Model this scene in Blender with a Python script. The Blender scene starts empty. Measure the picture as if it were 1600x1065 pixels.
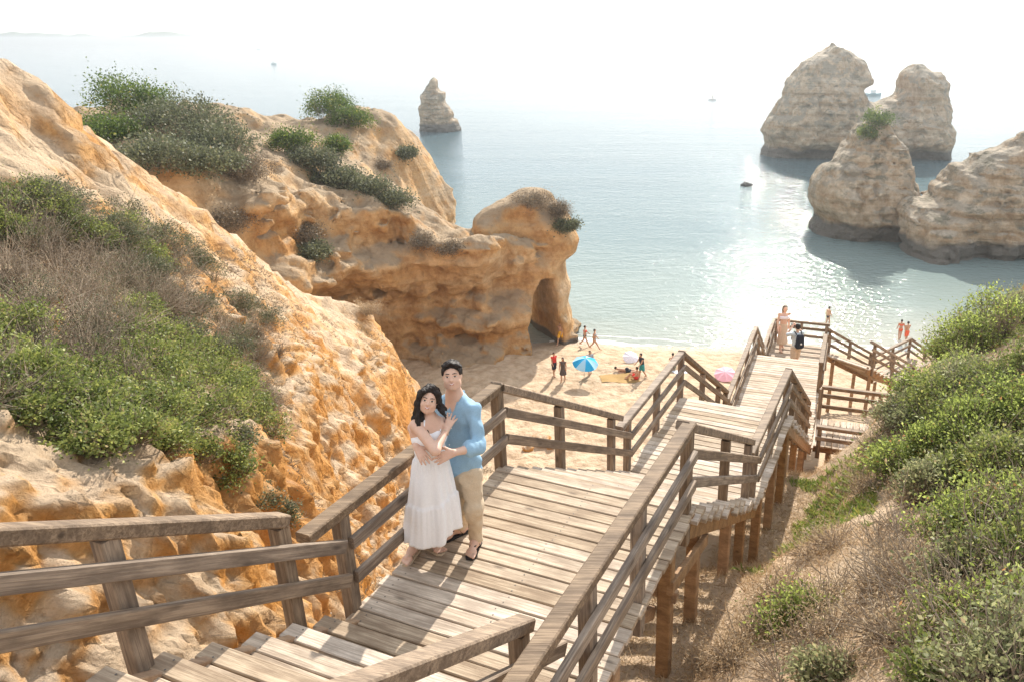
import bpy, math, random
import numpy as np
from mathutils import Vector, Matrix

random.seed(7)
RNG = np.random.default_rng(11)
SC = bpy.context.scene
COL = SC.collection
R = math.radians

# ------------------------------------------------------------------ camera
CX, CY, F = 950.0, 532.5, 1200.0          # calibration of the 1600 x 1065 photograph
PITCH = math.atan((CY - 62.0) / F)
CP, SP = math.cos(PITCH), math.sin(PITCH)
CZ = 22.0                                 # camera height above the sea
cam = bpy.data.cameras.new('camera')
cam_o = bpy.data.objects.new('camera', cam)
COL.objects.link(cam_o)
cam.sensor_width = 36.0
cam.lens = 36.0 * F / 1600.0
cam.shift_x = (800.0 - CX) / 1600.0
cam.clip_start = 0.1
cam.clip_end = 30000.0
cam_o.location = (0, 0, CZ)
cam_o.rotation_euler = (math.pi / 2 - PITCH, 0, 0)
SC.camera = cam_o

# ------------------------------------------------------------------ sky and sun
SUN_AZ, SUN_EL = R(15.5), R(34.0)         # azimuth to the right of +Y
world = bpy.data.worlds.new('World')
SC.world = world
world.use_nodes = True
wn = world.node_tree.nodes
sky = wn.new('ShaderNodeTexSky')
sky.sky_type = 'NISHITA'
sky.sun_disc = False
sky.sun_elevation = SUN_EL
sky.sun_rotation = SUN_AZ
sky.altitude = 20
sky.air_density = 1.0
sky.dust_density = 0.05
sky.ozone_density = 1.0
# thin high haze whitens the whole dome evenly
veil = wn.new('ShaderNodeMix'); veil.data_type = 'RGBA'
veil.inputs[0].default_value = 0.86
veil.inputs[7].default_value = (4.25, 4.35, 4.45, 1)
world.node_tree.links.new(sky.outputs[0], veil.inputs[6])
world.node_tree.links.new(veil.outputs[2], wn['Background'].inputs[0])
wn['Background'].inputs[1].default_value = 0.135
sun = bpy.data.lights.new('sun', 'SUN')
sun.energy = 3.8
sun.angle = R(0.6)
sun.color = (1.0, 0.93, 0.82)
sun_o = bpy.data.objects.new('sun', sun)
COL.objects.link(sun_o)
sd = Vector((math.sin(SUN_AZ) * math.cos(SUN_EL), math.cos(SUN_AZ) * math.cos(SUN_EL), math.sin(SUN_EL)))
sun_o.rotation_euler = sd.to_track_quat('Z', 'Y').to_euler()
sun_o.location = (0, 0, 60)
SC.view_settings.view_transform = 'Standard'
SC.view_settings.look = 'None'
SC.view_settings.gamma = 1.0
SC.view_settings.use_curve_mapping = False
SC.view_settings.exposure = 1.08
HAZE = 0.0006
SC.render.engine = 'CYCLES'
SC.cycles.use_denoising = True
SC.cycles.max_bounces = 6
SC.cycles.diffuse_bounces = 3
SC.cycles.glossy_bounces = 3
SC.cycles.transmission_bounces = 4
SC.cycles.transparent_max_bounces = 8
SC.cycles.volume_bounces = 0
SC.cycles.caustics_reflective = False
SC.cycles.caustics_refractive = False
SC.cycles.sample_clamp_indirect = 4.0

# ------------------------------------------------------------------ helpers
def at(u, v, y):
    """point of the place seen at photo pixel (u, v), at distance y ahead"""
    xr, yd = (u - CX) / F, (v - CY) / F
    d = np.array([xr, CP - yd * SP, -SP - yd * CP])
    return np.array([0, 0, CZ]) + d * (y / d[1])

def on(u, v, z):
    xr, yd = (u - CX) / F, (v - CY) / F
    d = np.array([xr, CP - yd * SP, -SP - yd * CP])
    return np.array([0, 0, CZ]) + d * ((z - CZ) / d[2])

def mesh(name, V, Fc, smooth=False):
    V = np.asarray(V, np.float32).reshape(-1, 3)
    me = bpy.data.meshes.new(name)
    if isinstance(Fc, np.ndarray):
        n, k = Fc.shape
        me.vertices.add(len(V)); me.vertices.foreach_set('co', V.ravel())
        me.loops.add(n * k); me.loops.foreach_set('vertex_index', Fc.astype(np.int32).ravel())
        me.polygons.add(n)
        me.polygons.foreach_set('loop_start', np.arange(0, n * k, k, dtype=np.int32))
        me.update(calc_edges=True)
        me.validate()
    else:
        me.from_pydata([tuple(map(float, v)) for v in V], [], [tuple(map(int, f)) for f in Fc])
        me.update()
    if smooth:
        me.polygons.foreach_set('use_smooth', np.ones(len(me.polygons), dtype=bool))
    return me

def link(name, me, mat=None, parent=None):
    o = bpy.data.objects.new(name, me)
    COL.objects.link(o)
    if mat is not None and me is not None and len(me.materials) == 0:
        me.materials.append(mat)
    if parent is not None:
        o.parent = parent
    return o

def obj(name, V, Fc, mat, parent=None, smooth=False):
    return link(name, mesh(name, V, Fc, smooth), mat, parent)

def empty(name, loc=(0, 0, 0)):
    o = bpy.data.objects.new(name, None)
    o.empty_display_size = 0.2
    COL.objects.link(o)
    o.location = loc
    return o

def tag(o, label=None, cat=None, group=None, kind=None):
    if label: o['label'] = label
    if cat: o['category'] = cat
    if group: o['group'] = group
    if kind: o['kind'] = kind
    return o

class MB:
    """collects boxes, bars and tubes into one mesh"""
    def __init__(s): s.V = []; s.F = []
    def add(s, V, Fc):
        b = len(s.V); s.V += [tuple(v) for v in V]; s.F += [tuple(i + b for i in f) for f in Fc]
    def box(s, c, sx, sy, sz, M=None, bev=0.0):
        """box with chamfered long edges (along x)"""
        hx, hy, hz = sx / 2, sy / 2, sz / 2
        if bev > 0:
            b = bev
            prof = [(-hy + b, -hz), (hy - b, -hz), (hy, -hz + b), (hy, hz - b), (hy - b, hz), (-hy + b, hz), (-hy, hz - b), (-hy, -hz + b)]
        else:
            prof = [(-hy, -hz), (hy, -hz), (hy, hz), (-hy, hz)]
        n = len(prof)
        V = [Vector((-hx, y, z)) for y, z in prof] + [Vector((hx, y, z)) for y, z in prof]
        if M is not None: V = [M @ v for v in V]
        V = [v + Vector(c) for v in V]
        Fc = [tuple(reversed(range(n))), tuple(range(n, 2 * n))] + [(i, (i + 1) % n, n + (i + 1) % n, n + i) for i in range(n)]
        s.add(V, Fc)
    def bar(s, a, b, w, h, up=(0, 0, 1), bev=0.006):
        a, b = Vector(a), Vector(b); d = b - a; L = d.length; d.normalize()
        u = Vector(up); y = u.cross(d)
        if y.length < 1e-4: y = Vector((1, 0, 0)).cross(d)
        y.normalize(); z = d.cross(y)
        M = Matrix((d, y, z)).transposed()
        s.box((a + b) / 2, L, w, h, M, bev)
    def tube(s, pts, rad, n=6):
        pts = [Vector(p) for p in pts]
        if not hasattr(rad, '__len__'): rad = [rad] * len(pts)
        V = []; Fc = []
        for i, p in enumerate(pts):
            d = (pts[min(i + 1, len(pts) - 1)] - pts[max(i - 1, 0)]).normalized()
            u = d.orthogonal().normalized(); w = d.cross(u)
            V += [p + (u * math.cos(2 * math.pi * k / n) + w * math.sin(2 * math.pi * k / n)) * rad[i] for k in range(n)]
        for i in range(len(pts) - 1):
            Fc += [(i * n + k, i * n + (k + 1) % n, (i + 1) * n + (k + 1) % n, (i + 1) * n + k) for k in range(n)]
        Fc += [tuple(reversed(range(n))), tuple(range((len(pts) - 1) * n, len(pts) * n))]
        s.add(V, Fc)
    def build(s, name, mat, parent=None, smooth=False):
        return link(name, mesh(name, s.V, s.F, smooth), mat, parent)

# lattice noise -------------------------------------------------------
_T = np.random.default_rng(3).random((64, 64, 64)).astype(np.float32) * 2 - 1
def noise3(x, y, z):
    x, y, z = np.broadcast_arrays(x, y, z)
    xi, yi, zi = np.floor(x).astype(np.int32), np.floor(y).astype(np.int32), np.floor(z).astype(np.int32)
    fx, fy, fz = (x - xi).astype(np.float32), (y - yi).astype(np.float32), (z - zi).astype(np.float32)
    fx = fx * fx * (3 - 2 * fx); fy = fy * fy * (3 - 2 * fy); fz = fz * fz * (3 - 2 * fz)
    x0, y0, z0 = xi & 63, yi & 63, zi & 63
    x1, y1, z1 = (x0 + 1) & 63, (y0 + 1) & 63, (z0 + 1) & 63
    a = _T[x0, y0, z0] * (1 - fx) + _T[x1, y0, z0] * fx
    b = _T[x0, y1, z0] * (1 - fx) + _T[x1, y1, z0] * fx
    c = _T[x0, y0, z1] * (1 - fx) + _T[x1, y0, z1] * fx
    d = _T[x0, y1, z1] * (1 - fx) + _T[x1, y1, z1] * fx
    a = a * (1 - fy) + b * fy; c = c * (1 - fy) + d * fy
    return a * (1 - fz) + c * fz
def fbm(x, y, z, oct=4, gain=0.5, ridge=False):
    s = 0; a = 1.0
    for i in range(oct):
        n = noise3(x * 2.03 ** i + 7.3 * i, y * 2.03 ** i + 3.1 * i, z * 2.03 ** i + 5.7 * i)
        s = s + a * ((1 - 2 * np.abs(n)) if ridge else n); a *= gain
    return s
def sstep(a, b, x):
    t = np.clip((x - a) / (b - a), 0, 1); return t * t * (3 - 2 * t)

def surface_nets(f, org, h):
    """isosurface f = 0 (inside negative) as quads"""
    s = f < 0
    nx, ny, nz = f.shape
    cs = lambda a, i, j, k: a[i:nx - 1 + i, j:ny - 1 + j, k:nz - 1 + k]
    cnt = np.zeros((nx - 1, ny - 1, nz - 1), np.int8)
    for i in (0, 1):
        for j in (0, 1):
            for k in (0, 1): cnt += cs(s, i, j, k)
    act = (cnt > 0) & (cnt < 8)
    idx = np.full(act.shape, -1, np.int32)
    I, J, K = np.nonzero(act); n = len(I)
    idx[I, J, K] = np.arange(n)
    P = np.zeros((n, 3), np.float32); W = np.zeros(n, np.float32)
    cor = [(0, 0, 0), (1, 0, 0), (0, 1, 0), (1, 1, 0), (0, 0, 1), (1, 0, 1), (0, 1, 1), (1, 1, 1)]
    fv = [f[I + c[0], J + c[1], K + c[2]] for c in cor]
    for a in range(8):
        for b in range(a + 1, 8):
            if sum(abs(cor[a][q] - cor[b][q]) for q in range(3)) != 1: continue
            m = (fv[a] < 0) != (fv[b] < 0)
            t = np.where(m, fv[a] / np.where(m, fv[a] - fv[b], 1), 0)
            for q in range(3):
                P[:, q] += np.where(m, cor[a][q] + t * (cor[b][q] - cor[a][q]), 0)
            W += m
    P = P / W[:, None] + np.stack([I, J, K], 1)
    V = P * h + np.asarray(org, np.float32)
    Q = []
    for ax in range(3):
        s0 = [slice(None)] * 3; s1 = [slice(None)] * 3
        s0[ax] = slice(0, -1); s1[ax] = slice(1, None)
        A, B = s[tuple(s0)], s[tuple(s1)]
        o1, o2 = [(1, 2), (2, 0), (0, 1)][ax]
        e = np.argwhere(A != B)
        e = e[(e[:, o1] > 0) & (e[:, o2] > 0) & (e[:, o1] < f.shape[o1] - 1) & (e[:, o2] < f.shape[o2] - 1)]
        if not len(e): continue
        ins = A[e[:, 0], e[:, 1], e[:, 2]]
        d1 = np.zeros(3, int); d1[o1] = 1; d2 = np.zeros(3, int); d2[o2] = 1
        g = lambda c: idx[c[:, 0], c[:, 1], c[:, 2]]
        q = np.stack([g(e - d1 - d2), g(e - d2), g(e), g(e - d1)], 1)
        q[~ins] = q[~ins][:, ::-1]
        Q.append(q)
    return V, np.concatenate(Q)

def poly_sd(px, py, poly):
    """signed distance to a polygon, negative inside"""
    d = np.full(px.shape, 1e9); ins = np.zeros(px.shape, bool)
    n = len(poly)
    for i in range(n):
        ax, ay = poly[i]; bx, by = poly[(i + 1) % n]
        ex, ey = bx - ax, by - ay
        t = np.clip(((px - ax) * ex + (py - ay) * ey) / (ex * ex + ey * ey), 0, 1)
        d = np.minimum(d, np.hypot(px - ax - t * ex, py - ay - t * ey))
        c = ((ay > py) != (by > py)) & (px < ex * (py - ay) / (ey if abs(ey) > 1e-9 else 1e-9) + ax)
        ins ^= c
    return np.where(ins, -d, d)

def tps(pts, vals, X, Y, lam=0.02):
    """thin plate spline through scattered heights"""
    pts = np.asarray(pts, float); n = len(pts)
    U = lambda r2: np.where(r2 > 1e-12, r2 * np.log(r2 + 1e-12), 0)
    K = U(((pts[:, None] - pts[None]) ** 2).sum(-1)) + lam * np.eye(n) * n
    Pm = np.c_[np.ones(n), pts]
    A = np.block([[K, Pm], [Pm.T, np.zeros((3, 3))]])
    w = np.linalg.solve(A, np.r_[vals, 0, 0, 0])
    out = w[n] + w[n + 1] * X + w[n + 2] * Y
    for i in range(n):
        out = out + w[i] * U((X - pts[i, 0]) ** 2 + (Y - pts[i, 1]) ** 2)
    return out

# ------------------------------------------------------------------ materials
class NT:
    def __init__(s, name):
        s.m = bpy.data.materials.new(name); s.m.use_nodes = True
        s.t = s.m.node_tree; s.n = s.t.nodes; s.b = s.n['Principled BSDF']; s.out = s.n['Material Output']
    def node(s, typ, **kw):
        x = s.n.new(typ)
        for k, v in kw.items():
            if hasattr(x, k): setattr(x, k, v)
            else: x.inputs[k].default_value = v
        return x
    def l(s, a, b): s.t.links.new(a, b); return b
    def pos(s, scale=(1, 1, 1), obj=False):
        if obj: src = s.node('ShaderNodeTexCoord').outputs['Object']
        else: src = s.node('ShaderNodeNewGeometry').outputs['Position']
        mp = s.node('ShaderNodeMapping'); mp.inputs['Scale'].default_value = scale
        s.l(src, mp.inputs[0]); return mp.outputs[0]
    def noise(s, vec, scale, detail=4, rough=0.55, dist=0.0):
        x = s.node('ShaderNodeTexNoise'); x.inputs['Scale'].default_value = scale
        x.inputs['Detail'].default_value = detail; x.inputs['Roughness'].default_value = rough; x.inputs['Distortion'].default_value = dist
        s.l(vec, x.inputs['Vector']); return x.outputs['Fac']
    def ramp(s, fac, stops):
        x = s.node('ShaderNodeValToRGB'); e = x.color_ramp.elements
        while len(e) < len(stops): e.new(0.5)
        for el, (p, c) in zip(e, stops):
            el.position = p; el.color = (*c, 1) if hasattr(c, '__len__') else (c, c, c, 1)
        s.l(fac, x.inputs[0]); return x.outputs[0]
    def mix(s, fac, a, b, mode='MIX'):
        x = s.node('ShaderNodeMix'); x.data_type = 'RGBA'; x.blend_type = mode
        for src, i in ((fac, 0), (a, 6), (b, 7)):
            if isinstance(src, (int, float)): x.inputs[i].default_value = src
            elif isinstance(src, tuple): x.inputs[i].default_value = (*src, 1)
            else: s.l(src, x.inputs[i])
        return x.outputs[2]
    def math(s, op, a, b=0.0, clamp=False):
        x = s.node('ShaderNodeMath'); x.operation = op; x.use_clamp = clamp
        for src, i in ((a, 0), (b, 1)):
            if isinstance(src, (int, float)): x.inputs[i].default_value = src
            else: s.l(src, x.inputs[i])
        return x.outputs[0]
    def mapr(s, v, a, b, c=0.0, d=1.0):
        x = s.node('ShaderNodeMapRange'); s.l(v, x.inputs[0])
        for i, k in enumerate((a, b, c, d)): x.inputs[i + 1].default_value = k
        return x.outputs[0]
    def xyz(s, what='Position'):
        x = s.node('ShaderNodeSeparateXYZ'); s.l(s.node('ShaderNodeNewGeometry').outputs[what], x.inputs[0]); return x.outputs
    def bump(s, h, strength, dist, prev=None):
        x = s.node('ShaderNodeBump'); x.inputs['Strength'].default_value = strength; x.inputs['Distance'].default_value = dist
        s.l(h, x.inputs['Height'])
        if prev is not None: s.l(prev, x.inputs['Normal'])
        return x.outputs[0]
    def done(s, col=None, rough=None, normal=None, spec=0.3):
        if col is not None:
            if isinstance(col, tuple): s.b.inputs['Base Color'].default_value = (*col, 1)
            else: s.l(col, s.b.inputs['Base Color'])
        if rough is not None:
            if isinstance(rough, (int, float)): s.b.inputs['Roughness'].default_value = rough
            else: s.l(rough, s.b.inputs['Roughness'])
        if normal is not None: s.l(normal, s.b.inputs['Normal'])
        s.b.inputs['Specular IOR Level'].default_value = spec
        return s.m

def mat_rock(name, pale, mid, deep, crust, zs=0.6, fine=2.5, waterline=None, strata=0.6, cover=None, bumpd=0.12, topn=(0.45, 0.8), steep=None, patch=None):
    """layered sandstone: colour bands, crust on the up-facing parts, tide band"""
    t = NT(name)
    st = t.noise(t.pos((0.06, 0.06, zs)), 1.0, 5, 0.6, 0.4)
    bl = t.noise(t.pos(), 0.22, 4, 0.6)
    f = t.math('ADD', t.math('MULTIPLY', st, strata), t.math('MULTIPLY', bl, 1 - strata))
    col = t.ramp(f, [(0.36, deep), (0.47, mid), (0.6, pale)])
    sp = t.noise(t.pos(), fine, 9, 0.74)
    col = t.mix(t.ramp(sp, [(0.38, 0.0), (0.66, 1.0)]), t.mix(0.75, col, (0.42, 0.31, 0.21), 'MULTIPLY'), col)
    crk = t.node('ShaderNodeTexVoronoi'); crk.feature = 'DISTANCE_TO_EDGE'; crk.inputs['Scale'].default_value = fine * 0.35
    wv = t.node('ShaderNodeVectorMath'); wv.operation = 'ADD'
    nz = t.node('ShaderNodeTexNoise'); nz.inputs['Scale'].default_value = fine * 0.6; t.l(t.pos(), nz.inputs['Vector'])
    t.l(t.pos((1, 1, 0.45)), wv.inputs[0]); t.l(nz.outputs['Color'], wv.inputs[1]); t.l(wv.outputs[0], crk.inputs['Vector'])
    nzn = t.xyz('Normal')[2]
    up = t.math('ADD', nzn, t.math('MULTIPLY', t.math('SUBTRACT', bl, 0.5), 0.9))
    col = t.mix(t.mapr(up, *topn), col, t.mix(t.ramp(sp, [(0.35, 0.0), (0.7, 1.0)]), tuple(c * 0.62 for c in crust), crust))
    if steep is not None:
        sf = t.math('MULTIPLY', t.mapr(t.math('ABSOLUTE', nzn), 0.5, 0.15), t.ramp(t.noise(t.pos((1, 1, 0.4)), 0.9, 4, 0.6), [(0.3, 0.35), (0.6, 1.0)]))
        col = t.mix(sf, col, t.mix(t.ramp(sp, [(0.3, 0.0), (0.65, 1.0)]), tuple(c * 0.6 for c in steep), steep))
    if cover is not None:
        cv = t.noise(t.pos(), 0.45, 5, 0.7)
        fac = t.math('MULTIPLY', t.ramp(cv, [(0.5, 0.0), (0.6, 1.0)]), t.mapr(nzn, 0.1, 0.6))
        col = t.mix(fac, col, cover)
    if patch is not None:
        pn = t.noise(t.pos((1, 1, 1.4)), 0.42, 6, 0.68)
        pf = t.math('MULTIPLY', t.ramp(pn, [(0.52, 0.0), (0.58, 0.8)]), t.mapr(t.xyz()[2], 2.5, 8.0, 0.25, 1.0))
        col = t.mix(pf, col, patch)
    if waterline is not None:
        z = t.math('ADD', t.xyz()[2], t.math('MULTIPLY', t.math('SUBTRACT', bl, 0.5), waterline * 1.2))
        col = t.mix(t.mapr(z, waterline * 0.8, waterline * 1.15, 1, 0), col, (0.17, 0.155, 0.135))
    h = t.math('ADD', t.math('MULTIPLY', sp, 1.0), t.math('MULTIPLY', t.mapr(crk.outputs['Distance'], 0.0, 0.10), 0.30))
    h = t.math('ADD', h, t.math('MULTIPLY', t.noise(t.pos((0.25, 0.25, zs * 5)), 1.0, 5, 0.6, 0.3), strata * 1.1))
    nb = t.bump(h, 0.9, bumpd)
    pv = t.node('ShaderNodeTexVoronoi'); pv.inputs['Scale'].default_value = fine * 3.0; t.l(wv.outputs[0], pv.inputs['Vector'])
    nb = t.bump(t.math('ADD', t.noise(t.pos(), fine * 7, 5, 0.75), pv.outputs['Distance']), 0.8, bumpd * 0.32, nb)
    return t.done(col, 0.92, nb, 0.15)

def mat_wood(name, a, b, dark, rough=0.75):
    t = NT(name)
    info = t.node('ShaderNodeObjectInfo')
    tc = t.node('ShaderNodeTexCoord')
    off = t.node('ShaderNodeVectorMath'); off.operation = 'ADD'
    cmb = t.node('ShaderNodeCombineXYZ')
    r = info.outputs['Random']
    for i, k in enumerate((37.0, 11.0, 23.0)): t.l(t.math('MULTIPLY', r, k), cmb.inputs[i])
    t.l(tc.outputs['Object'], off.inputs[0]); t.l(cmb.outputs[0], off.inputs[1])
    mp = t.node('ShaderNodeMapping'); mp.inputs['Scale'].default_value = (1.6, 48, 48); t.l(off.outputs[0], mp.inputs[0])
    g = t.noise(mp.outputs[0], 1.0, 8, 0.66, 0.8)
    mp2 = t.node('ShaderNodeMapping'); mp2.inputs['Scale'].default_value = (3.0, 9, 9); t.l(off.outputs[0], mp2.inputs[0])
    blot = t.noise(mp2.outputs[0], 1.0, 4, 0.6)
    kn = t.node('ShaderNodeTexVoronoi'); kn.inputs['Scale'].default_value = 1.0
    mp3 = t.node('ShaderNodeMapping'); mp3.inputs['Scale'].default_value = (2.2, 7, 7); t.l(off.outputs[0], mp3.inputs[0]); t.l(mp3.outputs[0], kn.inputs['Vector'])
    knot = t.mapr(kn.outputs['Distance'], 0.05, 0.16, 0.75, 0.0)
    col = t.mix(t.ramp(g, [(0.38, 0.0), (0.60, 1.0)]), a, b)
    col = t.mix(t.ramp(blot, [(0.35, 0.75), (0.6, 0.0)]), col, dark)
    col = t.mix(knot, col, tuple(c * 0.5 for c in dark))
    hsv = t.node('ShaderNodeHueSaturation'); t.l(t.mapr(r, 0, 1, 0.78, 1.18), hsv.inputs['Value']); t.l(t.mapr(r, 1, 0, 0.75, 1.15), hsv.inputs['Saturation']); t.l(col, hsv.inputs['Color'])
    nb = t.bump(g, 0.9, 0.008)
    return t.done(hsv.outputs[0], rough, nb, 0.35)

def mat_plain(name, col, rough=0.7, spec=0.3, var=0.12, scale=30, bump=0.0):
    t = NT(name)
    n = t.noise(t.pos(obj=True), scale, 3, 0.6)
    c = t.mix(t.ramp(n, [(0.3, 0.0), (0.7, 1.0)]), tuple(x * (1 - var) for x in col), tuple(min(1, x * (1 + var)) for x in col))
    nb = t.bump(n, bump, 0.01) if bump else None
    return t.done(c, rough, nb, spec)

def mat_leaf(name, stops, trans=0.45, rough=0.55):
    """leaves: colour from the per-leaf random attribute, light passes through"""
    t = NT(name)
    a = t.node('ShaderNodeAttribute'); a.attribute_name = 'rnd'
    col = t.ramp(a.outputs['Fac'], stops)
    t.l(col, t.b.inputs['Base Color']); t.b.inputs['Roughness'].default_value = rough
    t.b.inputs['Specular IOR Level'].default_value = 0.35
    tr = t.node('ShaderNodeBsdfTranslucent')
    t.l(t.mix(0.0, col, (0.5, 0.6, 0.05), 'MIX'), tr.inputs[0])
    mx = t.node('ShaderNodeMixShader'); mx.inputs[0].default_value = trans
    t.l(t.b.outputs[0], mx.inputs[1]); t.l(tr.outputs[0], mx.inputs[2]); t.l(mx.outputs[0], t.out.inputs[0])
    return t.m

M = {}
M['cliff'] = mat_rock('cliff_sandstone', (0.75, 0.53, 0.32), (0.71, 0.44, 0.20), (0.63, 0.31, 0.10), (0.73, 0.55, 0.38), zs=0.5, fine=2.6, strata=0.45, bumpd=0.13, cover=(0.54, 0.41, 0.28), steep=(0.72, 0.34, 0.09))
M['headland'] = mat_rock('headland_sandstone', (0.80, 0.60, 0.38), (0.76, 0.49, 0.24), (0.64, 0.35, 0.13), (0.56, 0.42, 0.28), zs=0.42, fine=0.9, waterline=0.5, strata=0.7, bumpd=0.35, cover=(0.36, 0.27, 0.18))
M['stack'] = mat_rock('sea_stack_limestone', (0.76, 0.64, 0.49), (0.67, 0.53, 0.38), (0.54, 0.38, 0.23), (0.58, 0.49, 0.38), zs=0.75, fine=0.8, waterline=1.9, strata=0.85, bumpd=0.5, cover=(0.20, 0.18, 0.13), patch=(0.33, 0.29, 0.235))
M['deck'] = mat_wood('weathered_deck_wood', (0.37, 0.285, 0.205), (0.64, 0.515, 0.385), (0.27, 0.195, 0.135))
M['rail'] = mat_wood('weathered_rail_wood', (0.17, 0.118, 0.08), (0.37, 0.275, 0.19), (0.115, 0.08, 0.055))
M['prop'] = mat_wood('brown_post_wood', (0.32, 0.19, 0.10), (0.44, 0.27, 0.14), (0.20, 0.115, 0.06))

def mat_sand():
    t = NT('beach_sand')
    p = t.pos()
    n1 = t.noise(p, 1.6, 5, 0.65); n2 = t.noise(p, 0.12, 3)
    col = t.mix(t.ramp(n1, [(0.36, 0.0), (0.6, 1.0)]), (0.36, 0.26, 0.17), (0.54, 0.42, 0.30))
    col = t.mix(t.ramp(n2, [(0.4, 0.0), (0.7, 0.35)]), col, (0.56, 0.40, 0.25))
    z = t.math('ADD', t.xyz()[2], t.math('MULTIPLY', t.math('SUBTRACT', n1, 0.5), 0.12))
    wet = t.mapr(z, 0.1, 0.34, 1, 0)
    col = t.mix(wet, col, (0.36, 0.27, 0.18))
    rough = t.mapr(wet, 0, 1, 0.95, 0.35)
    nb = t.bump(t.noise(p, 2.0, 4, 0.6), 1.0, 0.22)
    nb = t.bump(t.noise(p, 30, 3, 0.7), 0.5, 0.01, nb)
    return t.done(col, rough, nb, 0.2)
M['sand'] = mat_sand()

def mat_sea():
    t = NT('sea_water')
    p = t.pos()
    xy = t.xyz()
    sh = t.math('ADD', xy[1], t.math('MULTIPLY', t.math('SUBTRACT', t.noise(p, 0.03, 3), 0.5), 40.0))
    col = t.ramp(t.mapr(sh, 50, 190), [(0.0, (0.40, 0.39, 0.33)), (0.10, (0.25, 0.30, 0.28)), (0.28, (0.14, 0.20, 0.205)), (0.6, (0.09, 0.15, 0.17)), (1.0, (0.08, 0.135, 0.16))])
    big = t.noise(t.pos((0.012, 0.06, 1)), 1.0, 3, 0.6)
    cal = t.ramp(big, [(0.36, 0.62), (0.62, 1.0)])
    swell = t.noise(t.pos((0.25, 0.6, 1)), 1.0, 3, 0.5)
    rip = t.noise(t.pos((1.15, 1.7, 1)), 1.0, 3.2, 0.58, 0.2)
    nb = t.bump(t.math('MULTIPLY', swell, cal), 1.0, 0.10)
    nb = t.bump(t.math('MULTIPLY', rip, cal), 1.0, 0.15, nb)
    t.b.inputs['IOR'].default_value = 1.33
    t.b.inputs['Coat Weight'].default_value = 0.0
    t.done(col, 0.045, nb, 0.23)
    return t.m
M['sea'] = mat_sea()
# ------------------------------------------------------------------ layout of the wooden stairway
ZA = CZ - 4.03
TH = R(22.0)
E1 = np.array([math.sin(TH), math.cos(TH), 0.0]); E2 = np.array([math.cos(TH), -math.sin(TH), 0.0])
O0 = np.array([-1.93, 4.717, 0.0])
W = 2.05
def dk(k, w, z):
    """point on the stairway axis: k metres ahead, w metres to the right, height z"""
    return O0 + E1 * k + E2 * w + np.array([0, 0, z])
K_A = (0.0, 2.3); ZB = ZA - 2.1
K_B = (5.95, 8.75); ZC = 13.0
SL = 0.585
def deck_top(k):
    return np.interp(k, [-7, 0, 2.3, 5.95, 8.75, 13.3, 40], [ZA + 7 * SL, ZA, ZA, ZB, ZB, ZC, ZC])

# ------------------------------------------------------------------ sea
gx = np.concatenate([-np.geomspace(6000, 40, 14), np.linspace(-30, 60, 10), np.geomspace(80, 6000, 14)])
gy = np.concatenate([np.linspace(40, 120, 12), np.geomspace(140, 6500, 16)])
X, Y = np.meshgrid(gx, gy, indexing='ij')
def grid_faces(nx, ny):
    i, j = np.meshgrid(np.arange(nx - 1), np.arange(ny - 1), indexing='ij')
    a = (i * ny + j).ravel()
    return np.stack([a, a + ny, a + ny + 1, a + 1], 1)
sea = obj('sea', np.stack([X, Y, np.zeros_like(X)], -1), grid_faces(*X.shape), M['sea'], None, True)
tag(sea, kind='structure')

# ------------------------------------------------------------------ beach
SHORE_X = [-30, -9, -5.8, -3, 2, 10, 17, 25, 32, 45]
SHORE_Y = [58, 58, 55.6, 56.2, 55.2, 54.6, 54.4, 53.6, 51.5, 46]
def beach_z(X, Y):
    sh = np.interp(X, SHORE_X, SHORE_Y)
    d = sh - Y
    z = np.where(d > 0, 1.5 * (1 - np.exp(-d / 9.0)), d * 0.09)
    dry = sstep(1.5, 4.0, d)
    z = z + dry * (0.09 * fbm(X * 0.9, Y * 0.9, 0 * X, 2) + 0.10 * np.minimum(noise3(X * 1.7, Y * 1.7, 0 * X + 4) + 0.15, 0.12) + 0.12 * noise3(X * 0.2, Y * 0.2, 0 * X + 9))
    return z
gx = np.arange(-24, 46, 0.2); gy = np.arange(28, 72, 0.2)
X, Y = np.meshgrid(gx, gy, indexing='ij')
beach = obj('beach', np.stack([X, Y, beach_z(X, Y)], -1), grid_faces(*X.shape), M['sand'], None, True)
tag(beach, kind='structure')

# breaking foam along the waterline
def foam(name, off, width, seed, h):
    xs = np.arange(-4.6, 40, 0.12); m = 9
    sh = np.interp(xs, SHORE_X, SHORE_Y) + off + 0.5 * noise3(xs * 0.25 + seed, 0 * xs, 0 * xs) + 0.16 * noise3(xs * 1.3 + seed, 0 * xs + 3, 0 * xs)
    wd = width * np.clip(0.7 + 0.9 * noise3(xs * 0.35 + seed * 2, 0 * xs + 8, 0 * xs) + 0.4 * noise3(xs * 2 + seed, 0 * xs + 5, 0 * xs), 0.04, 2)
    t = np.linspace(-0.5, 0.5, m)
    Xf = np.repeat(xs[:, None], m, 1); Yf = sh[:, None] + wd[:, None] * t[None]
    prof = 1 - (2 * t) ** 2
    Zf = np.maximum(0.0, beach_z(Xf, Yf)) + 0.006 + h * prof[None] * (0.5 + 0.5 * noise3(Xf * 4, Yf * 4, 0 * Xf + seed)) * np.clip(wd[:, None] / width, 0.1, 1.2)
    return np.stack([Xf, Yf, Zf], -1).reshape(-1, 3), grid_faces(len(xs), m)
t = NT('sea_foam'); M['foam'] = t.done(t.ramp(t.noise(t.pos(), 6, 4), [(0.3, (0.62, 0.64, 0.62)), (0.7, (0.85, 0.86, 0.85))]), 0.7, t.bump(t.noise(t.pos(), 9, 4), 0.8, 0.05), 0.3)
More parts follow.
